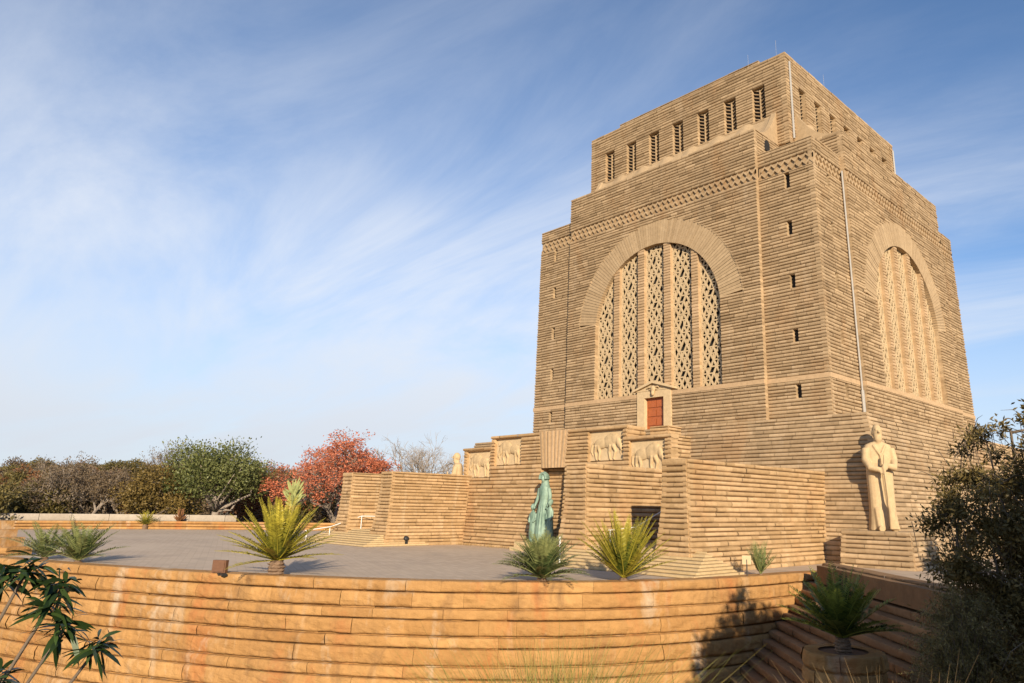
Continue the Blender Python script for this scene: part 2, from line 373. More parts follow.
for k in (0, 1):
    for nm, a, b_ in (('panel_base', -1.2, 3.1), ('central_panel', WB, FZ0), ('panel_top', FZ1, H2)):
        if nm == 'panel_base' and k == 0:
            for iv_ in ((-PW, -2.1), (2.5, PW)):
                mb = MB(); courses(mb, face(k, PD), a, b_, [iv_], back=0.55); mb.obj(nm, M['tower'], mon)
            continue
        mb = MB(); courses(mb, face(k, PD), a, b_, panel_iv(k), back=0.55); mb.obj(nm, M['tower'], mon)
    for sg in (-1, 1):
        for nm, a, b_ in (('pier_base', -1.2, 3.1), ('corner_pier', WB, FZ0), ('pier_cap', FZ1, H1)):
            mb = MB(); courses(mb, face(k), a, b_, pier_iv(k, sg), back=0.5); mb.obj(nm, M['tower'], mon)
        for sz in SLZ:
            mb = MB(); f = face(k)
            mb.box(sg*16.85-0.4, sg*16.85+0.4, -0.49, -0.42, sz-0.85, sz+0.85, 0, lambda x, y, z: f(x, y, z))
            mb.obj('slit_window', M['dark'], mon)
    # upper side walls of the panel block, above the pier roofs
    for sg in (-1, 1):
        mb = MB()
        fmx = (lambda s, d, z, sg=sg, k=k: rot(k, sg*(PW-0.05+d), s, z))
        courses(mb, fmx, H1-0.2, H2, [(-19.9, -15.0)], back=0.3)
        mb.obj('panel_return', M['tower'], mon)
    # string course
    mb = MB(); f = face(k)
    def sbox(mb, a, b_, P, z0=3.1, z1=WB, d0=-0.5, d1=0.12): mb.box(a, b_, P+d0, P+d1, z0, z1, 0.75, lambda x, y, z: f(x, y, z))
    for a, b_ in ([(-PW, -2.1), (2.5, PW)] if k == 0 else [(-PW, PW)]): sbox(mb, a, b_, PD)
    sbox(mb, -20.08, -PW-0.003, 0); sbox(mb, PW+0.003, 20.08, 0)
    mb.obj('string_course', M['smooth'], mon)
    # zigzag frieze
    mb = MB()
    for (a, b_, P) in ((-H(25), -PW, 0), (-PW, PW, PD), (PW, H(25), 0)):
        mb.box(a, b_, P-0.5, P-0.13, FZ0, FZ1, 0.35, lambda x, y, z: f(x, y, z))
        n = max(1, round((b_-a)/0.72)); p = (b_-a)/n
        for j in range(n):
            x0 = a+j*p
            for row in (0, 1):
                zz0 = FZ0+0.06+row*0.68; off = 0.5*p*row
                def cl_(q_): return min(max(q_, a), b_)
                pts = [(cl_(x0+off), zz0+0.02), (cl_(x0+off+0.5*p), zz0+0.44), (cl_(x0+off+p), zz0+0.02), (cl_(x0+off+p), zz0+0.26), (cl_(x0+off+0.5*p), zz0+0.66), (cl_(x0+off), zz0+0.26)]
                if pts[2][0]-pts[0][0] < 0.2: continue
                mb.prism(pts, P-0.14, P+0.05, lambda u, v, d: f(u, d, v), rnd.uniform(0.4, 0.8))
    mb.obj('frieze', M['tower'], mon)
    # arch ring of radial stones
    mb = MB(); a0 = R(5.5); n = 88
    for j in range(n):
        t0 = a0+(math.pi-2*a0)*j/n+0.002; t1 = a0+(math.pi-2*a0)*(j+1)/n-0.002
        d = 0.0+rnd.uniform(0, 0.04)
        pts = [(RI*math.cos(t0), SPR+RI*math.sin(t0)), (RO*math.cos(t0), SPR+RO*math.sin(t0)), (RO*math.cos(t1), SPR+RO*math.sin(t1)), (RI*math.cos(t1), SPR+RI*math.sin(t1))]
        mb.prism(pts, PD-0.6, PD+d, lambda u, v, dd: f(u, dd, v), min(1, max(0, rnd.gauss(0.5, 0.18))))
    mb.obj('arch_surround', M['arch'], mon)
    # the great window: dark void, mullions, five lattice strips
    win = mb_ = MB()
    pts = [(-WH, 3.2), (WH, 3.2)]+[(RI*1.05*math.cos(t), SPR+RI*1.05*math.sin(t)) for t in [math.pi*j/24 for j in range(25)]]
    win.prism(pts, -0.44, -0.40, lambda u, v, d: f(u, d, v), 0.2)
    win = win.obj('arched_window', M['dark'], mon)
    strips = [(-8.9, -6.05), (-5.2, -2.35), (-1.42, 1.42), (2.35, 5.2), (6.05, 8.9)]
    for j in range(4):
        mb = MB(); a, b_ = strips[j][1], strips[j+1][0]
        xm = (a+b_)/2; top = SPR+math.sqrt(RI**2-xm**2)+0.3
        zc = WB-0.05
        courses(mb, face(k, 0.38), zc, top, [(a, b_)], h=0.34, bulge=0.05, back=0.75, bl=3)
        mb.obj('mullion', M['smooth'], win)
    for (a, b_) in strips:
        mb = MB()
        def top_at(x): return SPR+math.sqrt(max(0.0, RI**2-x*x))+0.05
        def bar(x0, z0, x1, z1, wd=0.13):
            # clip to strip in x, to the arch in z
            pieces = 6; ok = []
            for t in range(pieces):
                u0, u1 = t/pieces, (t+1)/pieces
                xm = x0+(x1-x0)*(u0+u1)/2; zm = z0+(z1-z0)*(u0+u1)/2
                ok.append(a-0.02 <= xm <= b_+0.02 and WB-0.1 <= zm <= top_at(xm))
            t = 0
            while t < pieces:
                if ok[t]:
                    s0 = t
                    while t < pieces and ok[t]: t += 1
                    p0 = Vector((x0+(x1-x0)*s0/pieces, z0+(z1-z0)*s0/pieces)); p1 = Vector((x0+(x1-x0)*t/pieces, z0+(z1-z0)*t/pieces))
                    dv = (p1-p0).normalized(); nv = Vector((-dv.y, dv.x))*wd
                    mb.prism([p0-nv, p1-nv, p1+nv, p0+nv], -0.13, 0.0+rnd.uniform(-0.01, 0.01), lambda u, v, d: f(u, d, v), rnd.uniform(0.4, 0.8))
                else: t += 1
        # interlaced star lattice of small triangles
        tw = (b_-a)/4; th_ = tw*0.98; nz = int(18.5/th_)+2
        for iz in range(nz):
            z_ = WB+iz*th_; off = 0.5*tw*(iz % 2)
            for ix in range(-1, 5):
                x_ = a+off+ix*tw
                if (ix+2*iz) % 3: bar(x_, z_, x_+tw, z_, 0.075)
                bar(x_, z_, x_+tw/2, z_+th_, 0.095)
                if (ix+iz) % 4 or iz % 2: bar(x_, z_, x_-tw/2, z_+th_, 0.095)
                if (ix+iz) % 3 == 0: bar(x_, z_+th_*0.1, x_, z_+th_*0.9, 0.05)
        # border frame of the strip
        for xx in (a+0.05, b_-0.05):
            zt = top_at(xx) if abs(xx) < RI else SPR
            mb.box(xx-0.05, xx+0.05, -0.29, 0.03, WB-0.1, zt, 0.7, lambda x, y, z: f(x, y, z))
        mb.obj('lattice_screen', M['lattice'], win)
    # attic wall with seven windows
    WC = [-11.5+3.833*j for j in range(7)]
    def at(s, d, z, k=k): return rot(k, s, -(AT-0.0*z+d), z)
    def at_iv(z):
        if 34.4 < z < 38.5:
            e = [-AT-0.02]
            for c_ in WC: e += [c_-0.85, c_+0.85]
            e.append(AT+0.02); return [(e[2*j], e[2*j+1]) for j in range(8)]
        return [(-AT-0.02, AT+0.02)]
    mb = MB(); courses(mb, at, 30.4, H3, at_iv, h=0.36, back=0.62)
    mb.obj('attic_wall', M['tower'], mon)
    for c_ in WC:
        mb = MB()
        mb.box(c_-0.9, c_+0.9, -0.57, -0.53, 34.2, 38.7, 0.2, lambda x, y, z: at(x, y, z))
        wv = mb.obj('attic_window', M['dark'], mon)
        mb = MB()
        for q_ in range(9):
            z_ = 34.55+q_*0.46
            for sg in (-1, 1):
                mb.prism([(c_+sg*0.0, z_-0.02), (c_+sg*0.85, z_+0.40), (c_+sg*0.85, z_+0.51), (c_, z_+0.10)], -0.52, -0.34, lambda u, v, d: at(u, d, v), 0.3)
        mb.box(c_-0.045, c_+0.045, -0.52, -0.28, 34.6, 38.4, 0.7, lambda x, y, z: at(x, y, z))
        mb.obj('window_lattice', M['tower'], wv)
    # concave skirt from the panel block up to the attic wall
    mb = MB(); nx = 140; npf = 15; Y0 = H(30)+PD-0.2; grid = []
    for i in range(nx+1):
        x_ = -PW+0.06+(2*PW-0.12)*i/nx; dx = min(abs(x_-c_) for c_ in WC)
        if abs(x_) > 12.9: hx = 4.4
        else: hx = 3.9+0.4*(0.5-0.5*math.cos(math.pi*max(0, min(1, (dx-0.55)/1.3))))
        grid.append([rot(k, x_, -(Y0+(AT-0.05-Y0)*j/(npf-1)), H2-0.03+hx*(j/(npf-1))**2.4) for j in range(npf)]+[rot(k, x_, -(AT-0.3), H2-0.03+hx), rot(k, x_, -(AT-0.3), H2-0.4), rot(k, x_, -Y0, H2-0.4)])
    n = npf+3; vs = [p for g in grid for p in g]
    mb.add(vs, [tuple(range(n-1, -1, -1)), tuple(nx*n+j for j in range(n))]+[(i*n+j, i*n+(j+1) % n, (i+1)*n+(j+1) % n, (i+1)*n+j) for i in range(nx) for j in range(n)], 0.6)
    mb.obj('skirt_roof', M['arch'], mon)
    # arched weep hole in the return wall: a near-black block gives its shade
    mb = MB(); pts = [(-18.15, 28.7), (-17.15, 28.7)]+[(-17.65+0.5*math.cos(t), 29.5+0.5*math.sin(t)) for t in [math.pi*j/8 for j in range(9)]]
    mb.prism(pts, PW-0.2, PW+0.085, lambda u, v, d: rot(k, d, u, v), 0.1); mb.obj('weep_hole', M['dark'], mon)
    # raised parapet block
    mb = MB(); courses(mb, lambda s, d, z: rot(k, s, -(AT-1.4+d), z), H3-0.1, H3+1.5, [(-10.9, 10.9)], back=1.0); mb.obj('parapet', M['tower'], mon)
    # downpipes where pier meets panel
    for sg in ((-1, 1) if k == 1 else ()):
        mb = MB(); xx = sg*(PW+0.28)
        mb.tube([f(xx, 0.28, 25.6), f(xx, 0.26, 14), f(xx, 0.25, 2.0)], 0.095, 8); mb.tube([f(xx, 0.25, 2.6), f(xx, 0.25, -0.2)], 0.17, 8, 0.9)
        mb.obj('downpipe', M['grey'], mon)
    for xq, zq in (((-14.35, 31), (14.7, 35)) if k == 1 else ()):
        mb = MB(); mb.tube([at(xq, 0.2, 40.6), at(xq, 0.2, zq)], 0.13, 8); mb.obj('downpipe', M['grey'], mon)
# lightning rods
for (x, y) in ((13.6, -14.2), (9.8, -14.0), (14.4, -4)):
    mb = MB(); mb.tube([(x, y, H3-0.5), (x, y, H3+2.6)], 0.012, 5); mb.obj('lightning_rod', M['grey'], mon)
# far sides, plain
for k in (2, 3):
    mb = MB()
    mb.box(-19.9, 19.9, -0.5, 0.0, -1, H1, 0.5, lambda x, y, z, k=k: rot(k, x*H(z)/20, -(H(z)+y), z))
    mb.box(-PW, PW, -0.5, PD, -1, H2, 0.5, lambda x, y, z, k=k: rot(k, x, -(H(z)+y), z))
    mb.box(-AT, AT, -0.6, 0, 30, H3, 0.5, lambda x, y, z, k=k: rot(k, x, -(AT+y), z))
    mb.obj('rear_wall', M['tower'], mon)
# door in the front panel
f = face(0, PD)
mb = MB(); fb = lambda x, y, z: f(x, y, z)
mb.box(-2.15, -1.12, -0.5, 0.22, -1.3, 3.0, 0.6, fb); mb.box(1.52, 2.5, -0.5, 0.22, -1.3, 3.0, 0.6, fb)
mb.box(-2.15, 2.5, -0.5, 0.22, 3.003, 3.75, 0.65, fb)
mb.box(-2.3, 2.65, -0.45, 0.26, 3.752, 3.9, 0.7, fb)
for sg in (-1, 1):
    mb.prism([(0.18, 4.55), (0.18+sg*2.75, 3.75), (0.18+sg*2.75, 3.95), (0.18, 4.85)], -0.4, 0.5, lambda u, v, d: f(u, d, v), 0.7)
mb.prism([(-2.2, 3.9), (2.55, 3.9), (0.18, 4.6)], -0.4, 0.2, lambda u, v, d: f(u, d, v), 0.55)
ds = mb.obj('door_surround', M['pale'], mon)
mb = MB(); mb.ell(f(0.18, 0.3, 3.9), (0.32, 0.22, 0.42)); mb.ell(f(0.18, 0.38, 3.45), (0.2, 0.2, 0.3))
for sg in (-1, 1):
    mb.tube([f(0.18+sg*0.2, 0.3, 4.1), f(0.18+sg*0.7, 0.35, 4.12), f(0.18+sg*0.95, 0.35, 3.9)], [0.12, 0.1, 0.03], 6); mb.ell(f(0.18+sg*0.45, 0.3, 3.85), (0.18, 0.1, 0.09))
remeshed(mb, 'ox_head', M['pale'], ds, 0.06, 1)
mb = MB(); mb.box(-1.119, 1.519, -0.42, -0.28, -1.3, 3.002, 0.5, fb)
dr = mb.obj('door', M['wood'], mon)
mb = MB()
for i in range(2):
    for j in range(4): mb.box(-0.92+i*1.17, 0.15+i*1.17, -0.279, -0.2, -0.95+j*0.98, -0.2+j*0.98, 0.6, fb)
mb.obj('door_panel', M['wood'], dr)

# podium
def poff(z):
    pts = [(-12.9, 3.3), (-12.3, 2.95), (-10.4, 2.1), (-8, 1.42), (-5.8, 1.1), (-3.5, 0.7), (-1, 0.0), (5, 0)]
    for (z0, o0), (z1, o1) in zip(pts, pts[1:]):
        if z0 <= z <= z1: return o0+(o1-o0)*(z-z0)/(z1-z0)
    return 3.3
def PH(z): return 25.1+poff(z)
for k in (0, 1):
    mb = MB()
    courses(mb, lambda s, d, z, k=k: rot(k, s, -(PH(z)+d), z), -12.6, -1.0, lambda z: [(-PH(z)-0.03, PH(z)+0.03)], h=0.33, bl=1.4, bulge=0.09, back=0.4)
    mb.obj('podium_wall', M['tower'], mon)
mb = MB()
for (za, zb) in ((-12.8, -10.4), (-10.4, -8), (-8, -5.8), (-5.8, -3.5), (-3.5, -1.03)): corebox(PH(za)-0.3, za, zb, PH(zb)-0.3)
mb.obj('podium_core', M['tower'], mon)

# ------------------------------------------------------------------ plaza, terrain, walls of the court
PZ = -12.45
RIM = [(26.6, -36.0), (26.0, -38.8), (25.6, -43.0), (24.8, -47.6), (22.8, -53.0), (20.1, -56.9), (16.1, -60.9), (10.8, -64.7), (3.8, -68.3), (-2.4, -71.0), (-9.3, -73.3), (-18, -75.5), (-28, -77.4), (-40, -79.0)]
def catmull(P, n=6):
    out = []
    for i in range(len(P)-1):
        p0, p1, p2, p3 = P[max(i-1, 0)], P[i], P[i+1], P[min(i+2, len(P)-1)]
        for j in range(n):
            t = j/n
            out.append(tuple(0.5*(2*b+(c-a)*t+(2*a-5*b+4*c-d)*t*t+(3*b-a-3*c+d)*t**3) for a, b, c, d in zip(p0, p1, p2, p3)))
    out.append(P[-1]); return out
class Path:
    def __init__(s, P):
        s.P = np.array(P, float); s.L = np.concatenate([[0], np.cumsum(np.hypot(*np.diff(s.P, axis=0).T))]); s.len = float(s.L[-1])
    def at(s, q, off):
        q = min(max(q, 0), s.len); i = min(int(np.searchsorted(s.L, q, 'right'))-1, len(s.P)-2)
        def nrm(i):
            a = s.P[max(i-1, 0)]; b = s.P[min(i+1, len(s.P)-1)]; d = (b-a)/np.hypot(*(b-a)); return np.array((-d[1], d[0]))
        t = (q-s.L[i])/(s.L[i+1]-s.L[i]); p = s.P[i]*(1-t)+s.P[i+1]*t; n = nrm(i)*(1-t)+nrm(i+1)*t
        return p+n*off
rim = Path(catmull(RIM, 6))
# which side is outward: rim runs clockwise seen from above, outward normal = left of travel flipped
sgn_out = 1.0 if np.dot(rim.at(20, 1)-rim.at(20, 0), np.array((1, -1))) > 0 else -1.0
BACKW = [(-40, -79.0), (-60, -78), (-64, -70), (-63.5, -58), (-60, -48), (-54, -37), (-46, -26)]
EA = np.array((26.3, -37.6)); TD = np.array((0.73, -0.68)); TD = TD/np.hypot(*TD)
plaza_poly = [tuple(p) for p in rim.P]+BACKW[1:]+[(-46, 30), (60, 30), (60, -30), tuple(EA+TD*16), ]
def inside(x, y, P):
    c = False; j = len(P)-1
    for i in range(len(P)):
        if (P[i][1] > y) != (P[j][1] > y) and x < (P[j][0]-P[i][0])*(y-P[i][1])/(P[j][1]-P[i][1])+P[i][0]: c = not c
        j = i
    return c
edge_poly = [tuple(p) for p in rim.P[::2]]
mb = MB(); mb.add([(x, y, PZ) for x, y in plaza_poly], [tuple(range(len(plaza_poly)))], 0.5)
me = mb.mesh('plaza'); me.materials.append(M['paving'])
import bmesh
bm = bmesh.new(); bm.from_mesh(me); bmesh.ops.triangulate(bm, faces=bm.faces[:], ngon_method='EAR_CLIP'); bmesh.ops.recalc_face_normals(bm, faces=bm.faces[:])
if bm.faces[0].normal.z < 0: bmesh.ops.reverse_faces(bm, faces=bm.faces[:])
bm.to_mesh(me); bm.free()
tag(link('plaza', me), kind='structure')
# terrain as one polar sheet round the camera
def hill(x, y):
    d = math.hypot(x-CAM.x, y-CAM.y); a = math.atan2(y-CAM.y, x-CAM.x)     # west is pi
    t = max(0, min(1, (d-170)/230)); t = t*t*(3-2*t)
    aw = math.exp(-((((a-2.95+math.pi) % (2*math.pi))-math.pi)/0.5)**2)
    und = 2.2*math.sin(x*0.021+1)*math.sin(y*0.017)+1.2*math.sin(x*0.05)*math.cos(y*0.043+2)
    fall = max(0, min(1, (d-450)/900))
    return t*(2+13*aw+und)-fall*30
def seg_dist(x, y, P):
    p = np.array((x, y)); A = np.array(P[:-1]); B = np.array(P[1:]); d = B-A
    t = np.clip(((p-A)*d).sum(1)/(d*d).sum(1), 0, 1); return float(np.min(np.hypot(*((A+d*t[:, None])-p).T)))
rim_list = [tuple(p) for p in rim.P]+[tuple(EA+TD*16)]
far_line = [tuple(EA), tuple(EA+TD*16), (60, -30)]
def gz(x, y):
    d = math.hypot(x-CAM.x, y-CAM.y)
    low = max(-18.8, -10.3-0.29*d)
    if inside(x, y, plaza_poly):
        e = min(seg_dist(x, y, edge_poly), seg_dist(x, y, far_line))
        if e > 1.6: return PZ-0.35
        return low
    sd_ = TD[0]*(y-EA[1])-TD[1]*(x-EA[0])
    if sd_ > -0.4 and x > 20:
        t = max(0, min(1, (d-24)/13)); t = t*t*(3-2*t); hi = PZ-0.4-0.02*max(0, x-60)
        return low+(hi-low)*t
    if d > 75: return PZ-0.6+hill(x, y)
    if x < -8: return PZ-3+2.4*min(1, max(0, (d-58)/17))
    return low
mb = MB(); rs = [0.0, 1.5]
while rs[-1] < 75: rs.append(rs[-1]+0.8)
while rs[-1] < 6000: rs.append(rs[-1]*1.06)
NA = 360; vs = [(CAM.x, CAM.y, gz(CAM.x, CAM.y))]
for r in rs[1:]:
    for k in range(NA):
        a = 2*math.pi*k/NA; x, y = CAM.x+r*math.cos(a), CAM.y+r*math.sin(a); vs.append((x, y, gz(x, y)))
fs = [(0, 1+k, 1+(k+1) % NA) for k in range(NA)]
for i in range(len(rs)-2):
    o, p = 1+i*NA, 1+(i+1)*NA
    fs += [(o+k, p+k, p+(k+1) % NA, o+(k+1) % NA) for k in range(NA)]
mb.add(vs, fs); g = mb.obj('ground', M['ground'], smooth=True); tag(g, kind='structure')

# curved foreground retaining wall
mb = MB()
FH = [0.57, 0.75, 0.51, 0.75, 0.53, 0.8, 0.56, 0.85, 0.6, 0.8][::-1]
ztop = PZ+0.10; zbot = ztop-sum(FH)
fm = lambda s, d, z: (*rim.at(s, sgn_out*(d+0.05*(ztop-z))), z)
courses(mb, fm, zbot, ztop-0.001, [(0, rim.len)], heights=FH, bl=2.7, bulge=0.15, back=0.9, seg=12, jit=0.02, gap=0.010, rough=0.008, joint=0.1, prof=PROF_F, nz=0.075)
ret = mb.obj('retaining_wall', M['fore'])
tag(ret, 'long curved orange sandstone retaining wall below the cycads at front', 'wall')

def flare(z): t = max(0.0, (-6.5-z)/6.0); return 0.75*t*t
def box_courses(mb, x0, x1, y0, y1, z0, z1, sides='nse', fl=1.0, **kw):
    """rock-faced courses round a rectangular wall; n = towards -y, e = +x, w = -x, b = +y"""
    F = lambda z: fl*flare(z)
    for sd_ in sides:
        if sd_ == 's': fmx = lambda s, d, z: (s, y0-F(z)-d, z); iv = lambda z: [(x0-F(z)*('w' in sides), x1+F(z)*('e' in sides))]
        if sd_ == 'b': fmx = lambda s, d, z: (s, y1+d, z); iv = lambda z: [(x0, x1)]
        if sd_ == 'e': fmx = lambda s, d, z: (x1+F(z)+d, s, z); iv = lambda z: [(y0-F(z)*('s' in sides), y1)]
        if sd_ == 'w': fmx = lambda s, d, z: (x0-F(z)-d, s, z); iv = lambda z: [(y0-F(z)*('s' in sides), y1)]
        courses(mb, fmx, z0, z1, iv, **kw)
    mb.box(x0+0.2, x1-0.2, y0+0.2, y1-0.15, z0, z1-0.03, 0.55)
WK = dict(h=0.32, hv=0.06, bl=1.25, bulge=0.10, back=0.3, seg=3, nz=0.035)
# outer court walls and their partners
ZW = -5.62
for sg, lab in ((1, 'tall sunlit stone court wall right of the small doorway shade, next to the white sign'), (-1, 'farthest stone court wall at left, behind the railed steps')):
    mb = MB(); x0, x1 = sorted((sg*19.95, sg*21.8))
    box_courses(mb, x0, x1, -44.5, -26.2, PZ-0.1, ZW, 'sew', fl=0.75, **WK)
    tag(mb.obj('court_wall', M['wing']), lab, 'wall')
# entrance block
ent = thing('entrance_block', 'stone entrance block with animal reliefs, keystone panel and two projecting arms', 'building')
for sg in (1, -1):
    mb = MB(); x0, x1 = (11.1, 13.0) if sg > 0 else (-14.5, -12.6)
    box_courses(mb, x0, x1, -44.35, -34.6, PZ-0.1, -5.65, 'sew', **WK)
    mb.obj('side_arm', M['wing'], ent)
YF = -35.3
def fb_off(z): t = max(0.0, (-5.9-z)/6.5); return 0.15*t+0.85*t*t
def front_iv(z):
    if z < -5.2: return [(-12.9, -1.55-0.1), (1.65, 12.9)]
    if z < -1.85: return [(-12.9, -1.95-0.1*(z+5)), (2.0+0.1*(z+5), 12.9)] if z < -4.7 else ([(-9.0, -8.6), (-4.55, -2.2), (2.3, 4.5), (8.6, 9.0)])
    return [(-9.0, 9.0)]
mb = MB()
fmx = lambda s, d, z: (s, YF-fb_off(z)-d, z)
def fiv(z):
    kw = 1.55+0.42*max(0, (z+5.2)/3.35)
    o = []
    if z > -3.0: o = [(-9.05, -8.6), (-4.5, -kw), (kw, 4.45), (8.6, 9.0)]
    elif z > -3.25: o = [(-13.6, -8.6), (-4.5, -kw), (kw, 4.45), (8.6, 13.6)]
    elif z > -4.75: o = [(-13.6, -13.2), (-9.2, -8.6), (-4.5, -kw), (kw, 4.45), (8.6, 9.2), (13.0, 13.6)]
    elif z > -5.85: o = [(-13.6, -13.2), (-9.2, -kw if z > -5.2 else -1.6), (kw if z > -5.2 else 1.6, 9.2), (13.0, 13.6)]
    else: o = [(-13.6, -1.6), (1.6, 13.6)]
    return o
for half in (0, 1):
    mb = MB(); rnd.seed(31)
    hf = lambda z: [q_ for q_ in fiv(z) if (q_[0] >= 0) == bool(half)]
    courses(mb, fmx, PZ-0.1, -2.2, hf, h=0.33, hv=0.06, bl=1.25, bulge=0.10, back=0.9, seg=3, nz=0.035)
    courses(mb, fmx, -2.2, -1.85, [(1.97, 9.05) if half else (-9.1, -1.97)], heights=[0.35], bl=2.2, bulge=0.16, back=0.9)
    mb.obj('front_wall', M['wing'], ent)
# caps over the lower reliefs and the solid body behind
for sg in (-1, 1):
    mb = MB(); x0, x1 = sorted((sg*9.06, sg*13.7)); courses(mb, lambda s, d, z: (s, YF-d, z), -3.2, -2.88, [(x0, x1)], heights=[0.32], bl=2.4, bulge=0.16, back=0.9)
    mb.obj('coping', M['wing'], ent)
mb = MB()
mb.box(-13.35, 13.35, YF+1.601, -32.75, -6, -2.95); mb.box(-13.3, 13.3, YF+1.6, -25.5, PZ, -6.01); mb.box(-8.9, 8.9, YF+0.9, -33.1, -2.94, -1.9)
mb.box(-13.4, -1.65, YF+0.5, YF+1.6, PZ, -2.94); mb.box(1.65, 13.4, YF+0.5, YF+1.6, PZ, -2.94); mb.box(-1.7, 1.7, YF+0.3, YF+1.6, -5.1, -2.2)
mb.obj('body', M['wing'], ent)
for sg in (-1, 1):
    mb = MB()
    # step returns beside the reliefs
    x0, x1 = sorted((sg*8.9, sg*9.0)); 
    courses(mb, lambda s, d, z, sg=sg: (sg*(9.0+d), s, z), -2.95, -1.86, [(YF, -33.0)], **WK)
    mb.obj('step_return', M['wing'], ent); mb = MB()
    courses(mb, lambda s, d, z, sg=sg: (sg*(13.55+d), s, z), -6.0, -2.9, [(YF, -32.7)], **WK)
    mb.obj('step_return', M['wing'], ent); mb = MB(); x0, x1 = sorted((sg*9.6, sg*11.5))
    box_courses(mb, x0, x1, -32.9, -31.2, -3.0, -1.85, 'sew', **WK)
    mb.obj('parapet', M['wing'], ent)
# keystone panel of upright stones
mb = MB(); n = 15
for j in range(n):
    t0, t1 = -1+2*j/n+0.012, -1+2*(j+1)/n-0.012; d = rnd.uniform(0.10, 0.15) if j % 2 else rnd.uniform(-0.02, 0.03)
    pts = [(1.55*t0, -5.2), (1.98*t0, -1.8), (1.98*t1, -1.8), (1.55*t1, -5.2)]
    mb.prism(pts, -0.5, d, lambda u, v, dd: (u, YF-0.05-dd, v), min(1, max(0, rnd.gauss(0.6, 0.2))))
mb.obj('keystone', M['smooth'], ent)
# niche interior
mb = MB(); courses(mb, lambda s, d, z: (s, YF+1.0-d, z), PZ, -5.2, [(-1.6, 1.6)], h=0.33, bulge=0.09)
mb.obj('niche_wall', M['wing'], ent)
# animal reliefs
def relief(cx, zc, ww, hh, sg):
    r = MB(); r.box(cx-ww/2, cx+ww/2, YF+0.28, YF+0.62, zc-hh/2, zc+hh/2, 0.6)
    p = r.obj('relief_panel', M['pale'], ent)
    a = MB(); sx = sg*ww/4.2; sz = hh/2.6
    P = lambda x, z, y=0.0: (cx+x*sx, YF+0.26+y, zc+z*sz)
    E = lambda x, z, rx, rz, an=0, ry=0.19: a.ell(P(x, z), (rx*ww/4.2, ry, rz*sz), 12, 8, rot=Matrix.Rotation(-an*sg, 3, 'Y'))
    E(-0.75, 0.18, 0.85, 0.50, 0.06); E(0.35, 0.34, 0.85, 0.62, 0.2); E(0.85, 0.5, 0.5, 0.5); E(1.35, 0.25, 0.30, 0.62, 0.35); E(1.62, -0.12, 0.20, 0.48, 0.3)
    for (x0, z0, x1, z1, x2, z2) in ((-1.25, 0.0, -1.45, -0.55, -1.3, -1.22), (-1.0, 0, -0.9, -0.6, -1.0, -1.22), (0.45, 0, 0.25, -0.6, 0.35, -1.22), (0.75, 0, 1.0, -0.55, 0.75, -1.2)):
        a.tube([P(x0, z0), P(x1, z1), P(x2, z2), P(x2+0.14, z2-0.03)], [0.25*sz, 0.14*sz, 0.1*sz, 0.09*sz], 8)
    a.tube([P(-1.5, 0.4), P(-1.85, 0.1), P(-1.9, -0.5), P(-1.7, -0.9)], [0.10, 0.09, 0.11, 0.05], 6)
    for s2 in (0, 1): a.tube([P(1.3, 0.75), P(1.62+0.1*s2, 0.62), P(1.75+0.1*s2, 0.95)], [0.1, 0.08, 0.03], 6)
    a.tube([P(1.2, 0.9), P(0.6, 1.02), P(0.0, 0.85)], [0.08, 0.12, 0.06], 6); a.tube([P(1.6, -0.5), P(1.55, -0.85)], [0.1, 0.04], 6)
    remeshed(a, 'carved_animal', M['pale'], p, 0.05, 2)
relief(-6.55, -3.45, 4.1, 2.55, -1); relief(6.5, -3.45, 4.1, 2.55, 1)
relief(-11.2, -4.55, 4.0, 2.65, -1); relief(11.1, -4.55, 3.85, 2.65, 1)

# stair flights
for sg, lab in ((1, 'pale stone steps at the corner of the tall sunlit court wall'), (-1, 'pale stone steps with white handrails at left of the court')):
    st = thing('stair_flight', lab, 'steps')
    n = 8; rz_ = 0.165
    for k in range(n):
        xo = 24.2-0.17*k; xi = (10.9 if sg > 0 else 11.7)+0.16*k
        y0 = -47.3+0.42*k; yb = (-42.2 if sg > 0 else -40.4)-0.30*k
        mb = MB(); z1 = PZ+rz_*(k+1); z0 = PZ-0.1 if k == 0 else PZ+rz_*k-0.03
        xa, xb = sorted((sg*xi, sg*xo)); mb.box(xa, xb, y0, yb, PZ+rz_*k+0.035, z1, rnd.uniform(0.3, 0.7)); mb.box(xa+0.06, xb-0.06, y0+0.06, yb-0.06, z0, PZ+rz_*k+0.05, 0.2); mb.obj('step', M['steps'], st)
# corridor floors behind the steps
for sg in (1, -1):
    mb = MB(); x0, x1 = sorted((sg*13.2, sg*19.9)); mb.box(x0, x1, -44.3, -26, PZ-0.05, PZ+0.165*8-0.03)
    tag(mb.obj('walkway', M['steps']), kind='structure')
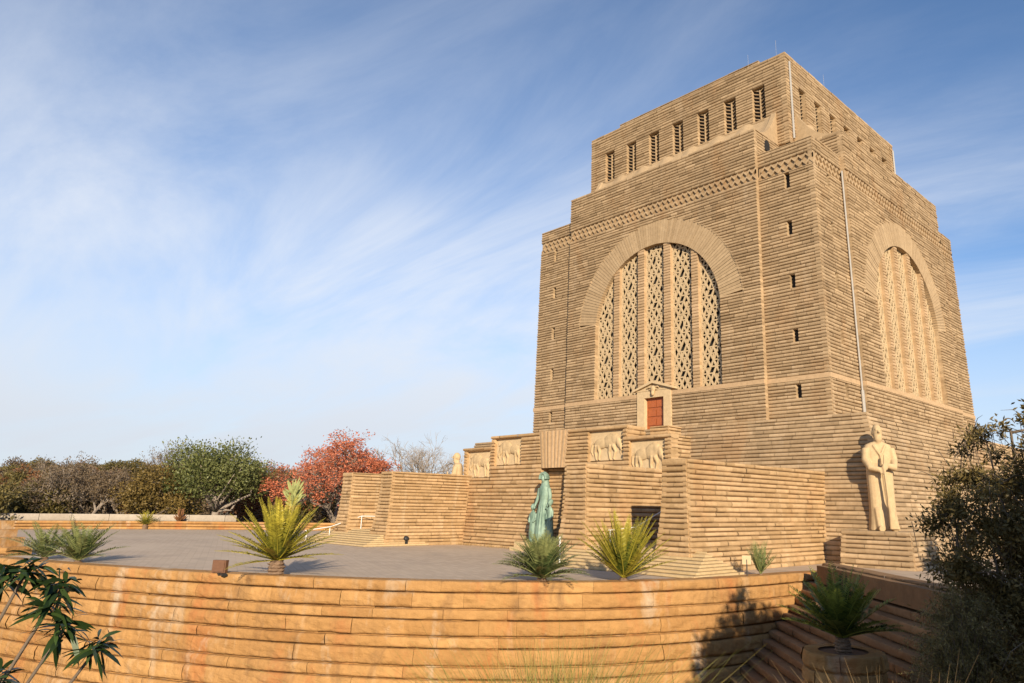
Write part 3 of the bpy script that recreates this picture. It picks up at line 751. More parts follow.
# handrails
def rail(name, pts, lab, posts):
    t = thing(name, lab, 'handrail', pts[0]); o = Vector(pts[0])
    mb = MB(); mb.tube([Vector(p)-o for p in pts], 0.035, 6); mb.obj('rail', M['white'], t)
    for (x, y, z, h) in posts:
        mb = MB(); mb.tube([Vector((x, y, z))-o, Vector((x, y, z+h))-o], 0.04, 6); mb.obj('post', M['white'], t)
    return t
rail('handrail', [(-23.4, -47.3, -11.4), (-21.6, -45.6, -11.0), (-19.4, -43.4, -9.9), (-17.5, -41.5, -9.9)], 'white metal handrail climbing the steps at left of the court',
     [(-23.3, -47.2, PZ, 1.0), (-21.6, -45.6, -12.0, 1.05), (-19.4, -43.4, -11.2, 1.3), (-18.0, -42.0, -11.2, 1.9)])
rail('handrail', [(13.9, -43.0, -10.2), (13.9, -40.0, -10.0), (14.6, -34.0, -7.4)], 'white handrail in the dark shaded passage behind the yellow cycad',
     [(13.9, -42.8, -11.2, 1.05), (13.9, -40.0, -11.2, 1.2), (14.3, -36.5, -11.2, 2.5)])
# statue plinth, low kerb
mb = MB(); mb.box(-1.5, 1.5, -38.4, -35.6, PZ, PZ+0.75, 0.6); mb.box(-1.75, 1.75, -38.7, -35.5, PZ, PZ+0.3, 0.5)
tag(mb.obj('statue_plinth', M['steps']), 'low pale stone plinth under the green bronze woman statue', 'plinth')

# ------------------------------------------------------------------ statues
def ring(cx, cy, z, rx, ry, n=18, e=1.0, yoff=0.0):
    out = []
    for k in range(n):
        a = 2*math.pi*k/n; c_, s_ = math.cos(a), math.sin(a)
        out.append((cx+rx*math.copysign(abs(c_)**e, c_), cy+yoff+ry*math.copysign(abs(s_)**e, s_), z))
    return out
def giant():
    """standing stone figure, about 7.7 m, faces -y; long coat, both hands on a rifle standing before him"""
    a = MB(); S = 7.7/1.8
    def z(h): return h*S
    a.loft([ring(0, 0.1*S, z(h), rx*S, ry*S, e=0.75) for h, rx, ry in ((0, .30, .20), (.08, .28, .19), (.3, .255, .165), (.6, .25, .155), (.85, .255, .15), (1.05, .25, .145), (1.2, .27, .15), (1.36, .29, .14), (1.45, .25, .12), (1.5, .12, .09))])
    a.loft([ring(0, 0.06*S, z(h), rx*S, ry*S) for h, rx, ry in ((1.44, .085, .085), (1.56, .075, .08))])
    a.ell((0, 0.04*S, z(1.675)), (.098*S, .115*S, .135*S), 20, 14)
    a.loft([ring(0, 0.0, z(h), rx*S, ry*S) for h, rx, ry in ((1.47, .03, .03), (1.53, .075, .06), (1.60, .085, .07), (1.63, .08, .06))])
    a.tube([(0, -.065*S, z(1.71)), (0, -.105*S, z(1.655)), (0, -.07*S, z(1.645))], [.012*S, .022*S, .014*S], 8)
    for sg in (-1, 1):
        a.ell((sg*.1*S, .05*S, z(1.66)), (.015*S, .03*S, .04*S)); a.tube([(sg*.02*S, -.072*S, z(1.713)), (sg*.065*S, -.06*S, z(1.71))], .012*S, 6)
        a.tube([(sg*.24*S, .06*S, z(1.38)), (sg*.275*S, .02*S, z(1.18)), (sg*.23*S, -.10*S, z(1.05)), (sg*.06*S, -.19*S, z(1.08 if sg > 0 else 1.0))], [.085*S, .08*S, .068*S, .045*S], 10)
        for q_ in range(4): a.tube([(sg*.07*S, -.2*S, z(1.06-.025*q_+(0.03 if sg > 0 else -.04))), (-sg*.02*S, -.235*S, z(1.06-.025*q_+(0.03 if sg > 0 else -.04))), (-sg*.03*S, -.2*S, z(1.055-.025*q_+(0.03 if sg > 0 else -.04)))], .013*S, 6)
        a.tube([(sg*.07*S, -.17*S, z(1.1 if sg > 0 else 1.03)), (sg*.02*S, -.235*S, z(1.13 if sg > 0 else 1.05))], .015*S, 6)
        a.tube([(sg*.11*S, .02*S, z(.35)), (sg*.12*S, -.08*S, z(.03)), (sg*.13*S, -.2*S, z(.03))], [.11*S, .075*S, .06*S], 8)
    # coat front edges and collar
    a.tube([(-.12*S, -.03*S, z(1.44)), (0.0, -.075*S, z(1.25)), (.03*S, -.06*S, z(.9)), (.07*S, -.075*S, z(.25))], .022*S, 6)
    a.tube([(.12*S, -.03*S, z(1.44)), (0.0, -.075*S, z(1.25))], .022*S, 6)
    # rifle
    a.tube([(.02*S, -.22*S, z(1.26)), (.0, -.23*S, z(.95)), (.03*S, -.23*S, z(.5))], [.02*S, .026*S, .03*S], 8)
    a.loft([ring(.03*S+(.5-h)*.16*S, -.23*S, z(h), r_*S, .035*S, 10) for h, r_ in ((.52, .03), (.42, .055), (.36, .05), (.2, .07), (.02, .105))])
    return a
gm = remeshed(giant(), 'figure', M['pale'], None, 0.06, 1)
gm.name = 'statue'; tag(gm, 'huge pale stone man statue holding a rifle at the near corner', 'statue')
GZ = -9.95
gm.scale = (0.86, 0.95, 1.0); gm.location = (26.6, -26.85, GZ); gm.rotation_euler = (0, 0, R(38))
g2 = dup(gm); g2.location = (-27.1, -26.7, GZ); g2.rotation_euler = (0, 0, R(-45)); g2['label'] = 'stone statue whose head shows above the left court wall'
for sg, lab in ((1, 'stone course pedestal under the huge man statue at the near corner'), (-1, 'stone pedestal hidden behind the left court wall')):
    mb = MB(); x0, x1 = sorted((sg*24.6, sg*29.2))
    box_courses(mb, x0, x1, -29.4, -25.0, PZ-0.1, GZ, 'sew', fl=0.4, **WK)
    tag(mb.obj('pedestal', M['tower']), lab, 'pedestal')
    
def woman():
    a = MB(); S = 5.9/1.72
    def z(h): return h*S
    a.loft([ring(0, 0, z(h), rx*S, ry*S) for h, rx, ry in ((0, .27, .25), (.06, .275, .26), (.3, .25, .23), (.55, .215, .19), (.8, .18, .15), (.93, .15, .125), (1.02, .135, .11), (1.15, .165, .125), (1.28, .175, .115), (1.36, .15, .095), (1.41, .07, .06))])
    for k in range(16):
        an = 2*math.pi*k/16+.1; a.tube([(math.cos(an)*.26*S, math.sin(an)*.245*S, .02), (math.cos(an)*.205*S, math.sin(an)*.18*S, z(.6)), (math.cos(an)*.145*S, math.sin(an)*.12*S, z(.95))], [.035*S, .026*S, .012*S], 6)
    a.tube([(0, 0, z(1.38)), (0, -.01*S, z(1.48))], [.05*S, .05*S], 8)
    a.ell((0, -.035*S, z(1.565)), (.078*S, .092*S, .112*S), 16, 12)
    a.tube([(0, -.115*S, z(1.585)), (0, -.145*S, z(1.545)), (0, -.11*S, z(1.54))], [.01*S, .018*S, .01*S], 6)
    # bonnet: hood with brim and neck cape
    for k in range(9):
        t = math.pi*k/8; c_ = math.cos(t); s_ = math.sin(t)
        a.tube([(c_*.105*S, -.125*S, z(1.56)+s_*.13*S), (c_*.125*S, -.03*S, z(1.565)+s_*.15*S), (c_*.09*S, .075*S, z(1.56)+s_*.10*S)], [.03*S, .035*S, .04*S], 6)
    a.ell((0, .04*S, z(1.58)), (.12*S, .10*S, .14*S)); 
    a.loft([ring(0, .03*S, z(h), rx*S, ry*S) for h, rx, ry in ((1.3, .17, .11), (1.4, .14, .10), (1.5, .11, .09))])
    for sg in (-1, 1):
        a.tube([(sg*.165*S, 0, z(1.31)), (sg*.215*S, .0, z(1.12)), (sg*.235*S, -.05*S, z(.98)), (sg*.225*S, -.14*S, z(.86))], [.062*S, .056*S, .045*S, .03*S], 8)
        for q_ in range(4): a.tube([(sg*(.205+.014*q_)*S, -.14*S, z(.86)), (sg*(.20+.016*q_)*S, -.165*S, z(.82)), (sg*(.2+.016*q_)*S, -.165*S, z(.785))], .0095*S, 5)
        # child against her skirt
        x = sg*.31*S; y = -.10*S; hh = 1.0 if sg > 0 else .88
        a.loft([ring(x, y, z(h*hh), rx*S, ry*S) for h, rx, ry in ((.0, .11, .1), (.2, .12, .105), (.45, .10, .09), (.6, .085, .07), (.72, .10, .07), (.8, .085, .06), (.84, .04, .04))])
        a.tube([(x, y, z(.8*hh)), (x, y, z(.9*hh))], .035*S, 6); a.ell((x, y-.01*S, z(.95*hh)), (.066*S, .075*S, .085*S)); a.ell((x, y+.02*S, z(.975*hh)), (.075*S, .075*S, .075*S))
        a.tube([(x, y-.07*S, z(.955*hh)), (x, y-.095*S, z(.935*hh))], [.012*S, .012*S], 5)
        for s2 in (-1, 1):
            a.tube([(x+s2*.09*S, y, z(.76*hh)), (x+s2*.115*S, y-.03*S, z(.6*hh)), (x+s2*.07*S, y-.1*S, z(.52*hh))], [.035*S, .03*S, .02*S], 6)
            a.tube([(x+s2*.05*S, y, z(.1)), (x+s2*.05*S, y-.02*S, 0.02), (x+s2*.05*S, y-.09*S, 0.03)], [.04*S, .035*S, .025*S], 6)
    a.loft([ring(0, -.05*S, z(h), .42*S, .26*S) for h in (-.03, .02)])
    return a
wm = remeshed(woman(), 'statue', M['bronze'], None, 0.042, 1)
tag(wm, 'green patinated bronze statue of a bonneted woman with two children in front of niche', 'statue')
wm.location = (0.65, -36.9, PZ+0.85); wm.rotation_euler = (0, 0, R(8)); wm.scale = (0.9, 0.95, 1.0)

# ------------------------------------------------------------------ stairs and planter at the right end of the curved wall
DN = np.array((-TD[1], TD[0])); DN = DN if DN[0] < 0 else -DN
def slab(mb, t0, t1, d0, d1, z0, z1, tone):
    mb.box(t0, t1, d0, d1, z0, z1, tone, lambda t, d, z: (*(EA+TD*t+DN*d), z))
st = thing('stair_flight', 'shaded reddish stone stairs going down at right end of the curved wall', 'steps')
for k in range(13):
    mb = MB(); zt = PZ-0.03-0.40*k
    fmx = lambda s, d, z, k=k: (*(EA+TD*s+DN*(0.55*k+d)), z)
    courses(mb, fmx, zt-0.40, zt, [(-6, 17.5)], heights=[0.40], bl=2.2, bulge=0.10, back=1.2, seg=6, jit=0.02, prof=PROF_F, nz=0.05)
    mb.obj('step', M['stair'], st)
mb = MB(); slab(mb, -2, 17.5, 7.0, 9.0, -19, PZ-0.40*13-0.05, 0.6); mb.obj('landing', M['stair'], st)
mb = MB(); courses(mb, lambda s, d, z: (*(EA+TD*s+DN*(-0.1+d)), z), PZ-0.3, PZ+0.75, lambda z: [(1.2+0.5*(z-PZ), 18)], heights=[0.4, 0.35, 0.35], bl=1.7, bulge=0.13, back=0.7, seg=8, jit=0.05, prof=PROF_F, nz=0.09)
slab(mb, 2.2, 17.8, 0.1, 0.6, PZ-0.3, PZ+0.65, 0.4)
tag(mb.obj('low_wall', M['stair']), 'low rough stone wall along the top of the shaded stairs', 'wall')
pl = thing('planter', 'round planter of two rough stone rows under the dark cycad', 'planter', (35.6, -53.7, -13.75))
mb = MB(); c0 = (0, 0)
def fmc(s, d, z): return ((1.4+d)*math.cos(s/1.4), (1.4+d)*math.sin(s/1.4), z)
courses(mb, fmc, -3.2, 0.0, [(0, 2*math.pi*1.4)], heights=[0.5, 0.55], bl=1.5, bulge=0.10, back=0.5, seg=8, jit=0.05, gap=0.015, prof=PROF_F, nz=0.08)
mb.obj('wall', M['fore'], pl)
mb = MB(); mb.loft([[(1.25*math.cos(a), 1.25*math.sin(a), z) for a in [2*math.pi*k/20 for k in range(20)]] for z in (-3.0, -0.06)]); mb.obj('soil', M['soil'], pl)

# low wall along the back of the plaza, and the row of white blocks beyond it
bw = Path(catmull(BACKW, 6))
so_ = 1.0 if np.dot(bw.at(30, 1)-bw.at(30, 0), np.array((-1, 0))) > 0 else -1.0
mb = MB()
courses(mb, lambda s, d, z: (*bw.at(s, so_*(-d)), z), PZ-0.1, PZ+1.05, [(0, bw.len)], heights=[0.4, 0.36, 0.42], bl=2.4, bulge=0.13, back=0.6, seg=2)
tag(mb.obj('back_wall', M['fore']), 'low orange stone wall along the far left edge of the plaza', 'wall')
mb = MB(); bq = Path([tuple(bw.at(s, so_*2.6)) for s in np.linspace(0, bw.len, 60)])
courses(mb, lambda s, d, z: (*bq.at(s, so_*(-d)), z), PZ-0.2, PZ+1.85, [(0, bw.len-14)], heights=[1.1, 0.95], bl=3.4, bulge=0.05, back=0.5, seg=2, gap=0.05)
M['whiteblock'] = stone('white_block', (0.32, 0.27, 0.215), (0.46, 0.405, 0.335), (0.28, 0.215, 0.15), 0.4, 3, 0.2, 0.3, 0.03)
tag(mb.obj('block_wall', M['whiteblock']), 'row of pale whitish blocks behind the low orange back wall', 'wall')
# raised stepped wall end at far left
mb = MB(); lw = Path([(-12.6, -72.4), (-14.5, -73.6), (-19, -74.6), (-28, -76.4), (-40, -78)])
courses(mb, lambda s, d, z: (*lw.at(s, sgn_out*d), z), PZ, PZ+2.2, lambda z: [(1.6*(z-PZ), lw.len)], heights=[0.55, 0.6, 0.5, 0.55], bl=2.5, bulge=0.16, back=1.6, seg=3, jit=0.05)
tag(mb.obj('stepped_wall', M['fore']), 'stepped end of orange wall behind the cycad pair at far left', 'wall')

# ------------------------------------------------------------------ plants
def npmesh(name, V, F4, tone, m, parent=None):
    """V (n,3), F4 (k,4) quads, tone (k)"""
    me = bpy.data.meshes.new(name); k = len(F4)
    me.vertices.add(len(V)); me.vertices.foreach_set('co', np.asarray(V, np.float32).ravel())
    me.loops.add(4*k); me.loops.foreach_set('vertex_index', np.asarray(F4, np.int32).ravel())
    me.polygons.add(k); me.polygons.foreach_set('loop_start', np.arange(0, 4*k, 4, dtype=np.int32))
    me.update(calc_edges=True)
    a = me.attributes.new('tone', 'FLOAT', 'FACE'); a.data.foreach_set('value', np.asarray(tone, np.float32)); me.materials.append(m)
    return link(name, me, parent)
def leaf_quads(P, D, size, aspect, rng, nrm=None):
    """rhombic leaves at P pointing along D"""
    n = len(P); D = D/np.linalg.norm(D, axis=1)[:, None]
    q_ = rng.normal(size=(n, 3)) if nrm is None else nrm
    W = np.cross(D, q_); W /= np.linalg.norm(W, axis=1)[:, None]+1e-9
    L = size[:, None]
    V = np.stack([P, P+D*L*0.5+W*L*aspect*0.5, P+D*L, P+D*L*0.5-W*L*aspect*0.5], 1).reshape(-1, 3)
    return V, np.arange(4*n).reshape(n, 4)
def crown(rng, clumps, n, size, aspect=0.5, up_=0.3, hollow=0.55, fz=0.22):
    C = np.array([c[:3] for c in clumps]); Rr = np.array([c[3] for c in clumps]); wgt = Rr**2/np.sum(Rr**2)
    idx = rng.choice(len(clumps), n, p=wgt); d = rng.normal(size=(n, 3)); d /= np.linalg.norm(d, axis=1)[:, None]
    rad = Rr[idx]*(hollow+(1-hollow)*rng.random(n))**0.8*(1+fz*rng.normal(size=n))
    P = C[idx]+d*rad[:, None]*np.array((1, 1, 0.8))
    D = d*0.6+rng.normal(size=(n, 3))*0.6+np.array((0, 0, up_))
    V, F = leaf_quads(P, D, size*(0.6+0.8*rng.random(n)), aspect, rng)
    ct = rng.normal(size=len(clumps))*0.16
    tone = np.clip(0.45+ct[idx]+rng.normal(size=n)*0.2, 0, 1)
    return V, F, tone
def limbs(mb, rng, base, tips, r0, lean=0.0, fork=0.35, n=6):
    base = np.array(base, float)
    ctr = np.mean(np.array(tips), 0); fk = base+(ctr-base)*np.array((0.25, 0.25, fork))
    mb.tube([base-np.array((0, 0, 0.6)), base+(fk-base)*0.5+rng.normal(size=3)*r0*0.4, fk], [r0*1.25, r0, r0*0.85], 8)
    for t in tips:
        t = np.array(t); mid = fk+(t-fk)*0.5+rng.normal(size=3)*0.12*np.linalg.norm(t-fk)
        mb.tube([fk-(fk-base)*0.1, fk+(mid-fk)*0.5+rng.normal(size=3)*0.04, mid, t], [r0*0.6, r0*0.42, r0*0.28, r0*0.07], n)
def tree(name, label, pos, h, r, m, n=9000, leaf=0.4, seed=1, group=None, cat='tree', bark='bark', nclump=26, flat=0.75, low=0.25, trunk_r=None, hollow=0.55, aspect=0.5):
    rng = np.random.default_rng(seed); t = thing(name, label, cat, pos, 0, group)
    cl_ = []; k = 0
    while len(cl_) < nclump:
        d = rng.normal(size=3); d /= np.linalg.norm(d); d[2] = abs(d[2])*1.0-0.15
        rr = rng.random()**0.4
        c = (d[0]*r*0.8*rr, d[1]*r*0.8*rr, h*low+(h*(1-low)-r*0.22)*max(0, d[2]*rr)**0.85)
        cl_.append((*c, r*rng.uniform(0.22, 0.40)))
    mb = MB(); limbs(mb, rng, (0, 0, 0), [c[:3] for c in cl_[::2]], trunk_r or 0.035*h)
    mb.obj('trunk', M[bark], t, True)
    V, F, tone = crown(rng, cl_, n, leaf, aspect, hollow=hollow); npmesh('crown', V, F, tone, M[m], t)
    return t
def twig_tree(name, label, pos, h, r, seed, m='palebark', depth=6, group=None, extra=None):
    rng = np.random.default_rng(seed); t = thing(name, label, 'tree', pos, 0, group); mb = MB()
    tips = []
    def grow(p, d, L, rad, lev):
        e = p+d*L; mid = p+d*L*0.5+rng.normal(size=3)*L*0.06
        mb.tube([p, mid, e], [rad, rad*0.85, rad*0.7], 5 if lev > 2 else 3, cap=False)
        if lev == 0: tips.append(e); return
        for _ in range(3 if lev > 1 else 4):
            nd = d+rng.normal(size=3)*0.55+np.array((0, 0, 0.12)); nd /= np.linalg.norm(nd)
            grow(p+d*L*rng.uniform(0.55, 1.0), nd, L*rng.uniform(0.62, 0.85), rad*0.58, lev-1)
    for q_ in range(3):
        a = q_*2.1+rng.random(); grow(np.zeros(3), np.array((0.35*r/h*2*math.cos(a), 0.35*r/h*2*math.sin(a), 0.9)), h*0.28, 0.02*h, depth-1)
    mb.obj('trunk', M[m], t)
    if extra:
        P = np.array(tips); idx = rng.choice(len(P), extra[0]); D = rng.normal(size=(extra[0], 3))
        V, F = leaf_quads(P[idx]+rng.normal(size=(extra[0], 3))*extra[2]*0.9, D, np.full(extra[0], extra[2]), 0.5, rng)
        npmesh('crown', V, F, np.clip(rng.normal(0.5, 0.22, extra[0]), 0, 1), M[extra[1]], t)
    return t
# trees beyond the back wall
G1 = 'trees beyond the back wall'
tree('green_tree', 'rounded bright green tree behind the low back wall, left of the red tree', (-66.5, -41.0, PZ-0.6), 15.6, 8.4, 'leaf_green', 20000, 0.36, 3, G1, nclump=44, low=0.42, trunk_r=0.55, hollow=0.4, bark='palebark')
twig_tree('red_tree', 'tree covered in coral red blossom left of the court walls', (-63.5, -22.8, PZ-0.6), 19.0, 14, 11, 'palebark', 7, G1, (22000, 'leaf_red', 0.34)).scale = (1.28, 1.28, 1.0)
twig_tree('bare_tree', 'leafless grey tree showing above the left court wall', (-57, -11.5, PZ-0.6), 20, 8, 21, 'palebark', 7, G1)
twig_tree('bare_tree', 'smaller leafless tree just left of the left stone head', (-58, -3.5, PZ-0.6), 17, 5, 22, 'palebark', 6, G1)
tree('rust_tree', 'rust brown bushy tree between the green tree and red tree', (-79, -31.5, PZ-0.6), 15.8, 7.6, 'leaf_rust', 14000, 0.34, 5, G1, hollow=0.3)
tree('yellow_tree', 'yellowish olive tree hugging the left side of the green tree', (-72, -48.0, PZ-0.6), 11.4, 6.2, 'leaf_gold', 12000, 0.34, 6, G1)
twig_tree('brown_tree', 'thin brown twiggy tree rising above the green tree on its left', (-84, -45.5, PZ-0.6), 17.5, 8, 31, 'bark', 7, G1, (3500, 'leaf_brown', 0.3))
specs = [(-70, -69, 8.4, 6.0, 'leaf_olive', 'dark olive bushy tree at the far left edge of the photo'),
         (-77, -61.5, 8.2, 5.8, 'leaf_olive', 'dark olive bushy tree, second from the left edge'),
         (-75, -56.0, 8.6, 5.0, 'leaf_brown', 'brown half bare bush in the middle of the left thicket'),
         (-84, -55.5, 9.2, 5.5, 'leaf_brown', 'brown half bare bush at back of the left thicket'),
         (-76, -51.5, 8.0, 4.6, 'leaf_brown', 'brown thin bush right of the left thicket, above the small cycad')]
for i, (x, y, h, r, mm, lab) in enumerate(specs):
    if mm == 'leaf_brown': twig_tree('bush_tree', lab, (x, y, PZ-0.6), h*1.4, r*2.0, 40+i, 'palebark', 7, G1, (9000, mm, 0.3))
    else: tree('bush_tree', lab, (x, y, PZ-0.6), h, r, mm, 9000, 0.4, 40+i, G1, low=0.12, nclump=30)
# scattered bush on the hillside
prot = [tree('hill_tree', 'bushveld tree on the far hillside at left', (0, 0, 0), 7.0, 5.0, mm, 2600, 0.6, 60+i, 'bushveld trees on the hillside', nclump=18, low=0.05) for i, mm in enumerate(('leaf_olive', 'leaf_brown', 'leaf_olive', 'leaf_rust'))]
hr = random.Random(5); cnt = 0
while cnt < 260:
    a = R(hr.uniform(135, 180)); d = hr.uniform(135, 460); x, y = CAM.x+d*math.cos(a), CAM.y+d*math.sin(a)
    if x > -70: continue
    p = prot[cnt % 4]; o = p if cnt < 4 else dup(p)
    o.location = (x, y, PZ-0.6+hill(x, y)-0.3); o.rotation_euler = (0, 0, hr.uniform(0, 6)); s_ = hr.uniform(0.65, 1.25); o.scale = (s_*1.15, s_*1.15, s_)
    cnt += 1

# cycads
def cycad(name, label, pos, nfr, L, trunk_h, trunk_r, m, seed, lo=0.0, hi=1.35, droop=0.5, leaflet=0.34, pairs=26, group='cycads along the plaza rim', rz=0, asp=0.23, vee=1.0):
    rng = np.random.default_rng(seed); t = thing(name, label, 'cycad', pos, rz, group)
    mb = MB(); n = 9; prof = []
    if trunk_h > 0.05:
        rings = []
        for j in range(12):
            z = -0.15+(trunk_h+0.15)*j/11; rr = trunk_r*(0.86+0.22*math.sin(math.pi*j/11))*(1+0.09*((j % 2)*2-1))
            rings.append([(rr*(1+0.07*rng.normal())*math.cos(a), rr*(1+0.07*rng.normal())*math.sin(a), z) for a in [2*math.pi*k/14 for k in range(14)]])
        mb.loft(rings); mb.obj('trunk', M['cycadtrunk'], t)
    Vs = []; Fs = []; Ts = []; off = 0
    rach = MB()
    for i in range(nfr):
        u = (i+0.5)/nfr; el = lo+(hi-lo)*u**0.9+rng.normal()*0.10; az = i*2.39996+rng.normal()*0.12
        ll = L*rng.uniform(0.85, 1.1); ns = 10; pts = []; p = np.array((0.12*trunk_r*math.cos(az), 0.12*trunk_r*math.sin(az), trunk_h)); e = el
        sw = rng.normal()*0.28
        for j in range(ns+1):
            pts.append(p.copy()); st_ = ll/ns
            p = p+st_*np.array((math.cos(e)*math.cos(az), math.cos(e)*math.sin(az), math.sin(e))); e -= droop*(0.25+1.2*(j/ns))/ns*math.cos(max(el, 0))*1.4; az += sw/ns
        pts = np.array(pts); rach.tube(pts[::2], [0.028*L/2, 0.022*L/2, 0.017*L/2, 0.012*L/2, 0.008*L/2, 0.004*L/2][:len(pts[::2])], 4, rng.uniform(0.5, 0.9), cap=False)
        tt = np.linspace(0.10, 0.995, pairs); ii = np.minimum((tt*ns).astype(int), ns-1); fr = tt*ns-ii
        P = pts[ii]*(1-fr)[:, None]+pts[ii+1]*fr[:, None]; T = pts[ii+1]-pts[ii]; T /= np.linalg.norm(T, axis=1)[:, None]
        S = np.cross(T, np.array((0, 0, 1.0))); S /= np.linalg.norm(S, axis=1)[:, None]+1e-6; N = np.cross(S, T)
        size = leaflet*np.clip(np.sin(np.pi*(0.12+0.86*tt))**0.6, 0.25, 1)
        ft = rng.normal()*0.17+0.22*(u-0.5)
        for sg in (-1, 1):
            D = T*0.45+S*sg*vee+N*0.30+rng.normal(size=P.shape)*0.07
            V, F = leaf_quads(P, D, size*rng.uniform(0.9, 1.1, pairs), asp, rng, nrm=N+rng.normal(size=P.shape)*0.15)
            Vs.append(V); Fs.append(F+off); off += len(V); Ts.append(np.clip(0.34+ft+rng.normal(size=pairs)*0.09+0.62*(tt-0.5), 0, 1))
    rach.obj('stalk', M[m], t)
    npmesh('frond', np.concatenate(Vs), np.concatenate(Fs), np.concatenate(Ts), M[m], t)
    return t
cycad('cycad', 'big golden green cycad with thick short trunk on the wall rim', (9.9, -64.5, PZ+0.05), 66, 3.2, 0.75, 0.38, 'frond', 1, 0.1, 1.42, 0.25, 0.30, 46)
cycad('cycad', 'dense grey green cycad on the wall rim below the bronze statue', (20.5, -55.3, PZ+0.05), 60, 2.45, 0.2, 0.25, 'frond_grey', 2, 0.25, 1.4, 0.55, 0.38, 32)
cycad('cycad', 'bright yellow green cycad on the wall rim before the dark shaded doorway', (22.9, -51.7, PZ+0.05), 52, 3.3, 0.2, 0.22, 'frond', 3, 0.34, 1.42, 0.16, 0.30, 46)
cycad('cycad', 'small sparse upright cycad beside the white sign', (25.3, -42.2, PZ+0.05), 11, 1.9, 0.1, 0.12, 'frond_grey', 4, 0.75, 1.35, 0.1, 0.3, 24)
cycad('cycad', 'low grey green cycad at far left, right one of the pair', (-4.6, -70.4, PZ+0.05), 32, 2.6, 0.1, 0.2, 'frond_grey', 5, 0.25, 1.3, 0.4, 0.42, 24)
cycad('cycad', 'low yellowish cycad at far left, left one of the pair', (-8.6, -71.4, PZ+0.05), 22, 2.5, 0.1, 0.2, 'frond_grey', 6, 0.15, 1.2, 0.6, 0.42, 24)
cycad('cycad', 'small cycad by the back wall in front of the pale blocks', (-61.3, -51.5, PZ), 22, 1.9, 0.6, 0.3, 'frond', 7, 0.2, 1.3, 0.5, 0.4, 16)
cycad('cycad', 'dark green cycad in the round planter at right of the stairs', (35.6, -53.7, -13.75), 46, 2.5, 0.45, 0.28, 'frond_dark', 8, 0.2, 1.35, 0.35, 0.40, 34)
# aloe tree and red aloe
al = thing('aloe', 'pale green tree aloe head showing above the golden cycad', 'aloe', (-48.5, -37.5, PZ))
mb = MB(); mb.tube([(0, 0, -0.1), (0.1, 0, 1.8), (0, 0.1, 3.6)], [0.3, 0.22, 0.2], 8); mb.obj('stem', M['bark'], al)
rng = np.random.default_rng(9); mb = MB()
for i in range(46):
    az = i*2.4; el = rng.uniform(0.1, 1.45); z0 = 3.2+1.9*(i/46); d = np.array((math.cos(az)*math.cos(el), math.sin(az)*math.cos(el), math.sin(el)))
    p0 = np.array((0, 0, z0)); mb.tube([p0, p0+d*1.1, p0+d*1.9+np.array((0, 0, 0.3))], [0.2, 0.17, 0.02], 5, rng.uniform(0.5, 1))
mb.obj('leaf', M['aloe_pale'], al)
ra = thing('aloe', 'orange red flowering aloe against the trees left of the green tree', 'aloe', (-61.8, -47.2, PZ))
mb = MB()
for i in range(14):
    az = i*2.4; d = np.array((math.cos(az), math.sin(az), 0.5+0.05*i)); mb.tube([(0, 0, 1.0), tuple(np.array((0, 0, 1.0))+d*0.5), tuple(np.array((0, 0, 1.0))+d*0.9)], [0.1, 0.09, 0.01], 5)
mb.obj('leaf', M['leaf_rust'], ra); mb = MB(); mb.tube([(0, 0, -0.1), (0, 0, 1.2)], [0.3, 0.2], 8); mb.obj('stem', M['bark'], ra)
mb = MB()
for i in range(6):
    a = i*1.05; mb.tube([(0, 0, 1.2), (0.3*math.cos(a), 0.3*math.sin(a), 1.9), (0.35*math.cos(a), 0.35*math.sin(a), 2.7)], [0.03, 0.10, 0.03], 6)
mb.obj('flower', M['leaf_rust'], ra)

